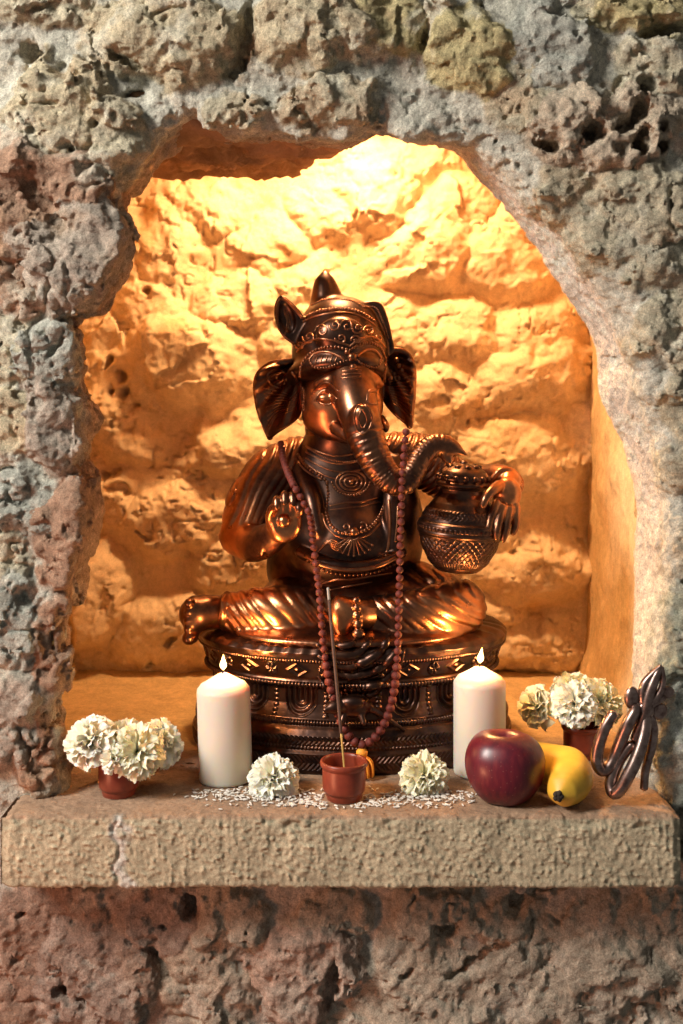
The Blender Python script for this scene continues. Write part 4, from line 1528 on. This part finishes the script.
fr.tube(pl((344, 716, 1.206), (342, 722, 1.202)), (0.004, 0.003), 0.002)
fr.tube(pl((362, 716, 1.206), (364, 723, 1.202)), (0.004, 0.003), 0.002)
fr.ell(P(353, 702, 1.208), (0.0135, 0.0085, 0.0075), 0.001)
rodent = adopt(fr.mesh('rodent_figure', M_bronze_dark))

# ------------------------------------------------------------------ prayer beads hung round the statue's neck
bpy.context.view_layer.update()
M_bead = simple_mat('red_seed_bead', (0.10, 0.012, 0.007), 0.65, 0.0, (0.19, 0.027, 0.015), 300, 0.8, 900, 0.0008)
M_thread = simple_mat('red_thread', (0.20, 0.03, 0.02), 0.8)
M_tassel = simple_mat('orange_silk', (0.78, 0.27, 0.02), 0.6, 0.0, (0.92, 0.40, 0.04), 200)
tv2 = []
mala_px = [(281, 444), (284, 462), (292, 482), (302, 500), (310, 516), (313, 540), (316, 566), (320, 600), (323, 640), (328, 676), (335, 704), (345, 730),
           (358, 744), (370, 742), (382, 728), (391, 706), (396, 676), (398, 640), (399, 600), (400, 560), (401, 520), (402, 484), (404, 455), (406, 432)]
raw = catmull(np.array([(x, y, 0) for x, y in mala_px], float), 700)
c_ = []
for x, y, _ in raw:
    v = hit(x, y)
    yy = CAMD + v[1] if v is not None else 9.0
    c_.append([x, y, yy])
c_ = np.array(c_)
# a hanging string bridges hollows: lower hull of the depth, then a light smoothing
for side in (slice(0, 395), slice(395, 700)):
    seg = c_[side]
    dcur = seg[:, 2].copy()
    n_ = len(dcur)
    win = 55
    mn = np.array([np.sort(dcur[max(0, i - win):i + win + 1])[:3].mean() for i in range(n_)])
    sm = np.convolve(np.pad(mn, 30, 'edge'), np.ones(61) / 61, 'valid')
    seg[:, 2] = np.minimum(sm, dcur) - 0.0050
c_[:, 2] = np.minimum(c_[:, 2], np.convolve(np.pad(c_[:, 2], 12, 'edge'), np.ones(25) / 25, 'valid'))
mala = np.array([P(*t) for t in c_])
mala_r = thing('prayer_bead_necklace', 'dark red prayer bead necklace hanging from the statue neck over its throne', 'necklace', tuple(mala[395]))
cp = Parts()
cp.tube(resample(mala, 0.004), 0.0009, 6)


def adopt_to(o, root):
    o.parent = root
    o.matrix_parent_inverse = Matrix.Translation(-Vector(root.location))
    return o


adopt_to(cp.build('string', M_thread), mala_r)
bp_ = Parts()
bp_.ball((0, 0, 0), 0.0043, 12, 9)
b0 = bp_.build('bead', M_bead)
co = np.array([v.co for v in b0.data.vertices])
co *= (1 + 0.10 * noise3(co * 500, 4))[:, None]
b0.data.vertices.foreach_set('co', co.ravel())
bc = resample(mala, 0.0086)
for i, v in enumerate(bc[:105]):
    o = b0 if i == 0 else b0.copy()
    if i:
        col.objects.link(o)
    o.location = Vector(v)
    low_ = 1.0 if 560 < 0 else (1.12 if v[2] < 0.12 else 0.92)
    o.scale = (low_, low_, low_)
    o.rotation_euler = (rng.uniform(0, 6), rng.uniform(0, 6), rng.uniform(0, 6))
    o.parent = mala_r
    o.matrix_parent_inverse = Matrix.Translation(-Vector(mala_r.location))
bot = bc[np.argmin(bc[:, 2])]
tp = Parts()
tp.ball(bot + (0, -0.001, -0.008), (0.0062, 0.0062, 0.0055), 14, 10)
for k in range(70):
    a_ = 2 * math.pi * k / 70 * 3.0
    q_ = 0.35 + 0.65 * ((k * 0.618) % 1)
    top = bot + np.array([0.0035 * math.cos(a_) * q_, -0.001 + 0.0035 * math.sin(a_) * q_, -0.011])
    end = np.array([bot[0] + 0.003 + 0.0105 * math.cos(a_) * q_, bot[1] - 0.006 + 0.0085 * math.sin(a_) * q_, 0.0012 + 0.003 * q_])
    mid_ = (top + end) / 2 + np.array([0.0035 * math.cos(a_) * q_, 0.0035 * math.sin(a_) * q_, 0.004])
    tp.tube(catmull(np.array([top, mid_, end]), 7), 0.0008, 5)
tas = adopt_to(tp.build('tassel', M_tassel), mala_r)
tas['label'] = 'orange silk tassel'

# ------------------------------------------------------------------ candles
M_wax, nt_, b_ = new_mat('white_wax')
b_.inputs['Base Color'].default_value = (0.76, 0.68, 0.58, 1)
b_.inputs['Roughness'].default_value = 0.38
b_.inputs['Subsurface Weight'].default_value = 1.0
b_.inputs['Subsurface Radius'].default_value = (1.0, 0.55, 0.28)
b_.inputs['Subsurface Scale'].default_value = 0.018
b_.inputs['Specular IOR Level'].default_value = 0.35
M_wick = simple_mat('charred_wick', (0.02, 0.016, 0.013), 0.9)
M_flame, nt_, b_ = new_mat('candle_flame')
for n_ in list(nt_.nodes):
    if n_.type == 'BSDF_PRINCIPLED':
        nt_.nodes.remove(n_)
em = nd(nt_, 'ShaderNodeEmission')
out = [n for n in nt_.nodes if n.type == 'OUTPUT_MATERIAL'][0]
tc_ = nd(nt_, 'ShaderNodeTexCoord')
sp_ = nd(nt_, 'ShaderNodeSeparateXYZ')
rp_ = ramp(nt_, [(0.0, (1.0, 0.42, 0.08)), (0.35, (1.0, 0.74, 0.32)), (0.75, (1.0, 0.66, 0.22)), (1.0, (1.0, 0.40, 0.06))])
nt_.links.new(tc_.outputs['Generated'], sp_.inputs['Vector'])
nt_.links.new(sp_.outputs['Z'], rp_.inputs['Fac'])
nt_.links.new(rp_.outputs['Color'], em.inputs['Color'])
em.inputs['Strength'].default_value = 14.0
nt_.links.new(em.outputs[0], out.inputs['Surface'])


def candle(loc, r, h, label, lean, flame_lean):
    t = thing('pillar_candle', label, 'candle', loc, 'lit white pillar candles')
    t.rotation_euler = lean
    pr = [(0.0, 0.0), (r - 0.0025, 0.0), (r - 0.0006, 0.0009), (r, 0.0030), (r, h - 0.004), (r - 0.0004, h - 0.0014), (r - 0.0022, h + 0.0004)]
    pr += [(r * q, h + 0.0016 + (1 - q) ** 1.15 * 0.0155) for q in (0.85, 0.7, 0.5, 0.35, 0.2)]
    pr += [(0.0026, h + 0.0140), (0.0, h + 0.0138)]
    lathe('wax_body', pr, M_wax, t, 80)
    w = Parts()
    w.tube(catmull(np.array([(0, 0, h + 0.0125), (0.0002, 0, h + 0.0175), (0.0012, 0, h + 0.0215)]), 7), 0.0007, 6)
    w.build('wick', M_wick, t)
    fl = Parts()
    pf = catmull(np.array([(0.0004, 0, 0), (0.0030, 0, 0.0032), (0.0033, 0, 0.0060), (0.0019, 0, 0.0105), (0.0002, 0, 0.0165)]), 24)
    rr_ = np.maximum(pf[:, 0], 0.0002)
    fl.tube(np.column_stack([0.0006 + flame_lean * (pf[:, 2] / 0.02) ** 1.5, np.zeros(24), h + 0.0175 + pf[:, 2]]), rr_, 14)
    f = fl.build('flame', M_flame, t)
    f['label'] = 'small bright yellow flame'
    l = bpy.data.lights.new('candle_light', 'POINT')
    l.energy = 0.85
    l.color = (1.0, 0.50, 0.16)
    l.shadow_soft_size = 0.006
    lo = bpy.data.objects.new('candle_light', l)
    col.objects.link(lo)
    lo.location = Vector(loc) + Vector((0, 0, h + 0.030))
    f.visible_shadow = True
    return t


def at0(px, Y):
    p = P(px, 500, Y)
    return (float(p[0]), float(p[1]), 0.0004)


candle(at0(226, 1.200), 0.0278, 0.0965, 'lit white pillar candle at the left, between the flower cup and the copper throne', (0, -0.03, 0), 0.0008)
candle(at0(479.5, 1.220), 0.0276, 0.0985, 'lit white pillar candle standing just behind the red apple', (0, 0, 0.4), 0.0035)

# ------------------------------------------------------------------ clay cups
M_clay = simple_mat('glazed_terracotta', (0.20, 0.034, 0.017), 0.36, 0.0, (0.26, 0.048, 0.022), 120, 0.1, 400, 0.0003)
cup_prof = [(0.0, 0.0), (0.0155, 0.0), (0.0172, 0.0010), (0.0180, 0.0036), (0.0184, 0.0060), (0.0208, 0.0090), (0.0214, 0.0150), (0.0216, 0.0230),
            (0.0216, 0.0290), (0.0218, 0.0310), (0.0234, 0.0330), (0.0240, 0.0352), (0.0234, 0.0374), (0.0218, 0.0380), (0.0204, 0.0370), (0.0196, 0.0330),
            (0.0192, 0.0200), (0.0186, 0.0120), (0.0165, 0.0100), (0.0, 0.0098)]


def cup(loc, label, sc=1.0, rim=True):
    pr = np.array(cup_prof) * sc
    if not rim:
        pr[9:12, 0] = np.array([0.0221, 0.0226, 0.0228]) * sc
    o = lathe('clay_cup', smooth_prof(pr, 120), M_clay, None, 64, loc)
    tag(o, label, 'cup', 'red clay cups on the ledge')
    return o


front_cup = cup(at0(344, 1.146), 'small red clay cup holding the incense stick')
left_cup = cup(at0(119, 1.158), 'small red clay cup under the cream flowers at the left', 0.95, False)
right_cup = cup(at0(582, 1.272), 'small red clay cup under the flowers behind the banana', 0.95)

# incense
M_inc = simple_mat('incense_paste', (0.085, 0.045, 0.032), 0.9, 0.0, (0.13, 0.07, 0.05), 400)
M_stick = simple_mat('bamboo', (0.55, 0.36, 0.10), 0.6)
M_ash = simple_mat('ash', (0.42, 0.38, 0.34), 0.95)
i0 = np.array(front_cup.location) + np.array([0.002, 0.0015, 0.0104])
i1 = P(345.5, 744, 1.150)
itop = P(328, 588, 1.185)
dirn = (itop - i0) / np.linalg.norm(itop - i0)
inc = thing('incense_stick', 'thin dark incense stick leaning up out of the front red cup', 'incense', tuple(i0))
L_ = np.linalg.norm(itop - i0)
ib = 0.052
for nm, a_, b_2, r_, m_ in (('bare_stick', 0.0, ib, 0.0010, M_stick), ('incense_coating', ib, L_ - 0.012, 0.0016, M_inc), ('ash_tip', L_ - 0.012, L_, 0.0014, M_ash)):
    q_ = Parts()
    q_.tube(np.array([i0 + dirn * (a_ + (b_2 - a_) * t) for t in np.linspace(0, 1, 8)]), r_, 8)
    o_ = adopt_to(q_.build(nm, m_), inc)
inc.children[2]['label'] = 'pale grey ash tip'

# ------------------------------------------------------------------ carnations
def petal_mat(name, c1, c2):
    m, nt, b = new_mat(name)
    n = noise_node(nt, 120, 4, 0.6)
    r = ramp(nt, [(0.3, c1), (0.7, c2)])
    nt.links.new(n.outputs['Fac'], r.inputs['Fac'])
    nt.links.new(r.outputs['Color'], b.inputs['Base Color'])
    b.inputs['Roughness'].default_value = 0.6
    b.inputs['Subsurface Weight'].default_value = 0.5
    b.inputs['Subsurface Radius'].default_value = (1.0, 0.8, 0.5)
    b.inputs['Subsurface Scale'].default_value = 0.006
    b.inputs['Specular IOR Level'].default_value = 0.25
    return m


M_pet = petal_mat('cream_petal', (0.93, 0.88, 0.68), (0.97, 0.94, 0.82))
M_pet2 = petal_mat('yellowed_petal', (0.85, 0.79, 0.52), (0.94, 0.90, 0.70))
M_leaf = simple_mat('green_calyx', (0.055, 0.11, 0.03), 0.6, 0.0, (0.10, 0.17, 0.05), 90)


def bloom_mesh(R, seed, n=52, spread=1.75, frill=1.0, squash=0.85):
    """a carnation head opening along +z, its base at the origin"""
    r = np.random.default_rng(seed)
    n = int(n * 1.35)
    V, Q = [], []
    nu, nv = 10, 19
    for k in range(n):
        f = (k + 0.5) / n
        pol = spread * f ** 0.62                   # 0 in the middle, outward at the rim
        az = k * 2.39996 + r.uniform(-0.3, 0.3)
        L = R * (0.98 + 0.07 * r.uniform(-1, 1)) * (1 - 0.10 * f)
        w = R * (0.85 + 0.45 * f) * r.uniform(0.85, 1.15)
        tw = r.uniform(-0.9, 0.9) * (1 - 0.6 * f)
        ph = r.uniform(0, 6.28, 4)
        u = np.linspace(0, 1, nu)[:, None]
        s_ = np.linspace(-1, 1, nv)[None, :]
        wid = w * (0.10 + 0.90 * u ** 0.9) * (1 - 0.22 * u ** 6)
        x = s_ * wid * 0.5 * np.cos(s_ * 0.9)
        edge = 1 + 0.035 * np.sin(s_ * 8 + ph[0]) * frill + 0.028 * np.sin(s_ * 19 + ph[1]) * frill - 0.20 * s_ ** 2
        y = u * L * (1 + (edge - 1) * u ** 3)
        z = frill * R * u ** 2.2 * (0.075 * np.sin(s_ * 6.0 + ph[2]) + 0.035 * np.sin(s_ * 13 + ph[3] + u * 3)) + 0.26 * w * s_ ** 2 * u * (1 - 0.5 * u)
        z = z + 0.46 * L * u ** 3.0 * r.uniform(0.25, 1.0) * (0.5 + 0.5 * f)
        y = y * (1 - 0.10 * u ** 2)   # tips roll outward
        a_ = tw
        xr, zr = x * math.cos(a_) - z * math.sin(a_), x * math.sin(a_) + z * math.cos(a_)
        # petal direction
        cp_, sp2 = math.cos(pol), math.sin(pol)
        # y runs along the direction at polar angle pol; curl it upwards near the base
        d_r, d_z = y * sp2, y * cp_
        nr, nz_ = -cp_, sp2                        # outward normal components: z of the petal
        rad_ = d_r - zr * nr * -1 * 0 + zr * cp_
        hgt = d_z - zr * sp2
        ca, sa = math.cos(az), math.sin(az)
        X = rad_ * ca - xr * sa
        Y_ = rad_ * sa + xr * ca
        o = len(V) * 0 + sum(len(v) for v in V)
        V.append(np.stack([X, Y_, hgt * squash + 0 * X], -1).reshape(-1, 3))
        Q.append(grid_quads(nu, nv) + o)
    return np.vstack(V), np.vstack(Q)


def flower(loc, aim, R, seed, label, mat=None, group=None, n=52, spread=1.75, frill=1.0, stem=None, squash=0.85, calyx=True):
    t = thing('carnation', label, 'flower', tuple(loc), group)
    Vv, Qq = bloom_mesh(R * 1.08, seed, n, spread, frill, squash)
    z_ax = Vector(aim).normalized()
    rot = z_ax.to_track_quat('Z', 'Y').to_matrix()
    Vv = Vv @ np.array(rot).T
    link('bloom', mesh_np('bloom', Vv, Qq), mat or M_pet, t)
    if calyx:
        q_ = Parts()
        ln = R * 0.75
        pts_ = [np.array(rot) @ np.array((0, 0, z)) for z in np.linspace(0.10 * R, -ln, 8)]
        q_.tube(np.array(pts_), [R * 0.26, R * 0.27, R * 0.26, R * 0.24, R * 0.21, R * 0.17, R * 0.12, R * 0.07], 10)
        q_.build('calyx', M_leaf, t)
    if stem is not None:
        q_ = Parts()
        s0 = np.array(rot) @ np.array((0, 0, -R * 0.6))
        e_ = np.array(stem) - np.array(loc)
        m_ = (s0 * 0.5 + e_ * 0.5) + np.array(rot) @ np.array((0, 0, -R * 0.25))
        q_.tube(catmull(np.array([s0, m_, e_]), 12), 0.0012, 6)
        q_.build('stem', M_leaf, t)
    return t


# two heads lying on the ledge
f1_ = P(273, 781, 1.165)
flower((f1_[0], f1_[1], 0.0125), (-0.05, -0.55, 0.75), 0.0275, 1, 'cream carnation head lying on the ledge beside the left candle', M_pet, 'carnation heads lying on the ledge',
       60, 1.75, 1.0, None, 0.9)
f2_ = P(424, 778, 1.170)
flower((f2_[0], f2_[1], 0.0125), (0.05, -0.6, 0.75), 0.0270, 2, 'yellowish carnation head lying on the ledge between the clay cup and the apple', M_pet2, 'carnation heads lying on the ledge',
       60, 1.75, 1.1, None, 0.9)
g_l, g_r = 'carnations in the left clay cup', 'carnations in the right clay cup'
lc, rc = np.array(left_cup.location), np.array(right_cup.location)
lst = lambda dx, dy: lc + np.array([dx, dy, 0.012])
rst = lambda dx, dy: rc + np.array([dx, dy, 0.012])
flower(P(93, 744, 1.152), (-0.55, -0.55, 0.55), 0.0290, 3, 'cream carnation drooping leftmost out of the left cup', M_pet, g_l, 44, 1.35, 0.6, lst(-0.004, 0.002), 1.0)
flower(P(124, 744, 1.185), (-0.1, 0.15, 1.0), 0.0290, 4, 'cream carnation standing at the back of the left cup', M_pet, g_l, 48, 1.6, 0.9, lst(0.0, 0.004), 0.9)
flower(P(137, 752, 1.148), (0.20, -0.75, 0.45), 0.0290, 5, 'large cream carnation facing forward over the rim of the left cup', M_pet2, g_l, 64, 1.75, 1.1, lst(0.003, -0.003), 0.9)
flower(P(158, 744, 1.182), (0.80, 0.05, 0.55), 0.0270, 6, 'cream carnation leaning out to the right of the left cup', M_pet, g_l, 48, 1.5, 0.8, lst(0.006, 0.002), 0.95)
flower(P(114, 758, 1.138), (-0.25, -0.8, 0.15), 0.0165, 7, 'small cream carnation bud low at the front of the left cup', M_pet, g_l, 26, 1.3, 0.7, lst(-0.004, -0.004), 0.95)
flower(P(540, 706, 1.262), (-0.80, -0.40, 0.25), 0.0265, 8, 'smooth cream carnation leaning out to the left of the right cup', M_pet2, g_r, 34, 1.2, 0.35, rst(-0.006, 0.0), 1.0)
flower(P(574, 705, 1.240), (-0.05, -0.65, 0.65), 0.0270, 9, 'bright cream carnation facing forward in the middle of the right cup', M_pet, g_r, 60, 1.7, 1.0, rst(0.0, -0.003), 0.9)
flower(P(597, 704, 1.272), (0.60, -0.30, 0.55), 0.0310, 10, 'pale yellow carnation at the right of the right cup', M_pet2, g_r, 46, 1.5, 0.6, rst(0.005, 0.002), 0.95)
flower(P(572, 692, 1.290), (-0.15, 0.20, 1.0), 0.0260, 12, 'cream carnation at the back of the right cup', M_pet2, g_r, 44, 1.6, 0.9, rst(0.0, 0.005), 0.9)

# ------------------------------------------------------------------ apple
m, nt, b = new_mat('red_apple_skin')
tcn = nd(nt, 'ShaderNodeTexCoord')
mp = nd(nt, 'ShaderNodeMapping')
mp.inputs['Scale'].default_value = (1, 1, 0.14)
nt.links.new(tcn.outputs['Object'], mp.inputs['Vector'])
n1_ = noise_node(nt, 160, 4, 0.6, mp.outputs['Vector'])
r1_ = ramp(nt, [(0.30, (0.070, 0.006, 0.016)), (0.55, (0.13, 0.010, 0.020)), (0.80, (0.21, 0.028, 0.028))])
nt.links.new(n1_.outputs['Fac'], r1_.inputs['Fac'])
vo = nd(nt, 'ShaderNodeTexVoronoi')
vo.inputs['Scale'].default_value = 230
nt.links.new(tcn.outputs['Object'], vo.inputs['Vector'])
r2_ = ramp(nt, [(0.06, (1, 1, 1)), (0.14, (0, 0, 0))])
nt.links.new(vo.outputs['Distance'], r2_.inputs['Fac'])
mxn = nd(nt, 'ShaderNodeMix', data_type='RGBA')
nt.links.new(r2_.outputs['Color'], mxn.inputs['Factor'])
nt.links.new(r1_.outputs['Color'], mxn.inputs[6])
mxn.inputs[7].default_value = (0.27, 0.10, 0.08, 1)
nt.links.new(mxn.outputs[2], b.inputs['Base Color'])
b.inputs['Roughness'].default_value = 0.36
b.inputs['Coat Weight'].default_value = 0.12
b.inputs['Coat Roughness'].default_value = 0.2
M_apple = m
ap = catmull(np.array([(0.0, 0.0085), (0.006, 0.0055), (0.014, 0.0012), (0.022, 0.0022), (0.031, 0.0115), (0.0375, 0.0240), (0.0400, 0.0380), (0.0385, 0.0510),
                       (0.0325, 0.0625), (0.0235, 0.0695), (0.0150, 0.0705), (0.0085, 0.0665), (0.0040, 0.0590), (0.0, 0.0560)]), 90)
NA = 96
a = np.linspace(0, 2 * math.pi, NA, endpoint=False)
lob = 1 + 0.025 * np.cos(5 * a + 0.4)[:, None] * (0.4 + 0.6 * np.abs(ap[:, 1] - 0.036) / 0.036) + 0.012 * np.cos(2 * a)[:, None]
G = np.stack([np.cos(a)[:, None] * ap[:, 0] * lob, np.sin(a)[:, None] * ap[:, 0] * lob,
              ap[:, 1] * (1 + 0.02 * np.cos(a + 2.2))[:, None]], -1)
G[..., 2] -= G[..., 2].min()
ao = link('apple', mesh_np('apple', G.reshape(-1, 3), grid_quads(NA, 90, True)), M_apple)
ao.location = at0(504.5, 1.142)
ao.scale = (0.98, 0.98, 0.94)
tag(ao, 'shiny dark red apple on the ledge in front of the right candle', 'apple')

# ------------------------------------------------------------------ banana
m, nt, b = new_mat('banana_peel')
n1_ = noise_node(nt, 45, 4, 0.6)
r1_ = ramp(nt, [(0.3, (0.66, 0.37, 0.030)), (0.7, (0.80, 0.50, 0.055))])
nt.links.new(n1_.outputs['Fac'], r1_.inputs['Fac'])
n2_ = noise_node(nt, 260, 3, 0.6)
r2_ = ramp(nt, [(0.68, (0, 0, 0)), (0.76, (1, 1, 1))])
nt.links.new(n2_.outputs['Fac'], r2_.inputs['Fac'])
mxn = nd(nt, 'ShaderNodeMix', data_type='RGBA')
nt.links.new(r2_.outputs['Color'], mxn.inputs['Factor'])
nt.links.new(r1_.outputs['Color'], mxn.inputs[6])
mxn.inputs[7].default_value = (0.24, 0.13, 0.03, 1)
nt.links.new(mxn.outputs[2], b.inputs['Base Color'])
b.inputs['Roughness'].default_value = 0.45
M_ban = m
M_tip = simple_mat('dried_banana_tip', (0.03, 0.02, 0.014), 0.9)
bcen = catmull(np.array([(0.2080, 0.0010, 0.0165), (0.2150, 0.0140, 0.0180), (0.2265, 0.0350, 0.0200), (0.2290, 0.0580, 0.0220), (0.2140, 0.0820, 0.0190),
                         (0.1960, 0.0960, 0.0185), (0.1800, 0.1030, 0.0190), (0.1660, 0.1060, 0.0215)]), 60)
brad = np.interp(np.linspace(0, 1, 60), [0, 0.03, 0.10, 0.22, 0.45, 0.68, 0.82, 0.9, 1.0], [0.0045, 0.0080, 0.0150, 0.0202, 0.0218, 0.0200, 0.0140, 0.0070, 0.0052])
tb = np.gradient(bcen, axis=0)
tb /= np.linalg.norm(tb, axis=1, keepdims=True)
upv = np.array([0, 0, 1.0])
V = []
for i in range(60):
    sd = np.cross(tb[i], upv)
    sd /= np.linalg.norm(sd)
    u2 = np.cross(sd, tb[i])
    for k in range(40):
        a_ = 2 * math.pi * k / 40
        rr_ = brad[i] * (1 + 0.045 * abs(math.cos(2.5 * a_ + 0.5)) ** 3 - 0.03)
        V.append(bcen[i] + rr_ * (math.cos(a_) * sd + math.sin(a_) * u2))
V = np.array(V)
bt = thing('banana', 'ripe yellow banana with its dark end forward, beside the apple', 'banana', (0.212, 0.03, 0.0))
V[:, 2] -= V[:, 2].min() - 0.0004
peel = adopt_to(link('peel', mesh_np('peel', V, grid_quads(60, 40, False))if False else mesh_np('peel', np.vstack([V.reshape(60, 40, 3).transpose(1, 0, 2).reshape(-1, 3)]), grid_quads(40, 60, True)), M_ban), bt)
q_ = Parts()
e0 = V.reshape(60, 40, 3)[0].mean(0)
for k in range(5):
    a_ = 2 * math.pi * k / 5
    off = np.array([0.0026 * math.cos(a_), 0, 0.0026 * math.sin(a_)])
    q_.tube(np.array([e0 + off + tb[0] * 0.002, e0 + off * 1.2 - tb[0] * 0.002, e0 + off * 0.9 - tb[0] * 0.0042]), [0.0028, 0.0026, 0.0016], 8)
q_.ball(e0 - tb[0] * 0.001, 0.0040)
tipo = adopt_to(q_.build('blossom_end', M_tip), bt)
tipo['label'] = 'dry black blossom end'
q_ = Parts()
e1 = V.reshape(60, 40, 3)[-1].mean(0)
q_.tube(np.array([e1 - tb[-1] * 0.003, e1 + tb[-1] * 0.008, e1 + tb[-1] * 0.016 + (0, 0, 0.002)]), [0.0050, 0.0043, 0.0048], 10)
adopt_to(q_.build('stem', M_ban), bt)

# ------------------------------------------------------------------ metal symbol leaning at the right
M_metal = simple_mat('tarnished_metal', (0.16, 0.10, 0.085), 0.36, 1.0, (0.42, 0.31, 0.27), 120, 0.15, 350, 0.0004, rough2=0.28)
om = thing('metal_symbol_ornament', 'tarnished metal openwork symbol leaning upright at the right end of the ledge', 'ornament', at0(632, 1.13))


def om_pt(t):
    return P(t[0], t[1], 1.128 + (t[2] if len(t) > 2 else 0.0))


OMP = [
    ('hook', [(614, 713, -.004), (608, 722, -.004), (603, 732, -.003), (598, 748, 0), (597, 762, 0), (602, 770, .002), (610, 766, .003), (616, 754, .003), (622, 738, 0),
              (628, 724, -.003), (634, 713, -.003), (637, 706, 0)], [.0038, .0043, .0046, .0048, .0048, .0050, .0050, .0048, .0048, .0048, .0044, .0036]),
    ('loop', [(646, 716, 0), (645, 730, -.003), (641, 746, -.006), (635, 762, -.008), (628, 776, -.008), (621, 788, -.006), (614, 793, -.002), (611, 785, .002), (613, 774, .003),
              (619, 760, .003), (627, 749, .002), (633, 744, 0)], [.0042, .0048, .0050, .0050, .0050, .0050, .0050, .0048, .0048, .0048, .0046, .0036]),
    ('stem', [(634, 740, .001), (640, 726, .001), (645, 712, 0), (648, 698, 0), (652, 686, 0), (657, 674, 0), (661, 667, 0)], [.0034, .0044, .0048, .0046, .0042, .0034, .0016]),
    ('left_prong', [(645, 708, .002), (643, 696, .002), (645, 684, .002), (652, 675, .001), (661, 666, 0)], [.0046, .0042, .0036, .0030, .0018]),
    ('right_prong', [(650, 702, 0), (656, 698, 0), (661, 690, 0), (663, 680, 0), (662, 667, 0)], [.0036, .0032, .0028, .0024, .0016]),
    ('tail', [(648, 714, .002), (653, 728, .004), (652, 744, .006), (648, 760, .008), (645, 774, .008), (644, 789, .006)], [.0040, .0040, .0038, .0034, .0032, .0032]),
]
for nm, pts_, rad_ in OMP:
    q_ = Parts()
    cc_ = catmull(np.array([om_pt(t) for t in pts_]), 60)
    q_.tube(cc_, 1.28 * np.interp(np.linspace(0, 1, 60), np.linspace(0, 1, len(rad_)), rad_), 12)
    adopt_to(q_.build(nm, M_metal), om)
for nm, c0_, r_ in (('left_disc', (632, 698, .002), (.0078, .0050, .0115)), ('right_disc', (658, 711, .004), (.0095, .0060, .0088)), ('leaf_disc', (667, 692, .003), (.0075, .0045, .0062)),
                    ('hub', (646, 710, 0), (.0085, .0050, .0090))):
    q_ = Parts()
    q_.ball(om_pt(c0_), np.array(r_), 20, 14)
    adopt_to(q_.build(nm, M_metal), om)
q_ = Parts()
q_.tube(np.array([om_pt((636, 704, .001)), om_pt((641, 707, .001)), om_pt((646, 710, 0))]), 0.0036, 8)
q_.tube(np.array([om_pt((664, 697, .001)), om_pt((657, 702, 0)), om_pt((648, 709, 0))]), 0.0030, 8)
adopt_to(q_.build('crossbar', M_metal), om)

# ------------------------------------------------------------------ scattered rice
M_rice = simple_mat('white_rice', (0.72, 0.66, 0.58), 0.6, 0.0, (0.80, 0.76, 0.70), 500)
q_ = Parts()
cl = [((214, 1.155), 26, 8, 60), ((262, 1.150), 40, 9, 110), ((310, 1.150), 32, 9, 80), ((360, 1.135), 40, 6, 90), ((420, 1.150), 50, 9, 120), ((470, 1.150), 30, 8, 50),
      ((300, 1.128), 40, 4, 50), ((240, 1.175), 20, 6, 20), ((390, 1.125), 60, 4, 30), ((330, 1.130), 110, 10, 60)]
obst = [(np.array(front_cup.location), 0.022), (np.array(at0(226, 1.2)), 0.030), (np.array(at0(505, 1.134)), 0.03)]
for (cx_, Y_), sx_, sy_, n_ in cl:
    for k in range(n_):
        px_, yy_ = cx_ + rng.normal(0, sx_ * 0.55), Y_ + rng.normal(0, sy_ * 0.0012)
        p_ = np.array(at0(px_, yy_))
        if p_[1] < 0.006 or any(np.hypot(*(p_ - o_)[:2]) < r_ for o_, r_ in obst):
            continue
        a_ = rng.uniform(0, math.pi)
        dv = np.array([math.cos(a_), math.sin(a_), rng.uniform(-0.1, 0.1)]) * rng.uniform(0.0022, 0.0032)
        c3 = p_ + np.array([0, 0, 0.0006 + rng.uniform(0, 0.0005)])
        q_.tube(np.array([c3 - dv, c3 - dv * 0.4, c3 + dv * 0.4, c3 + dv]), [0.0003, 0.0008, 0.0008, 0.0003], 6)
tag(q_.build('rice_grains', M_rice), 'loose white rice grains scattered along the front of the ledge', 'rice', kind='stuff')
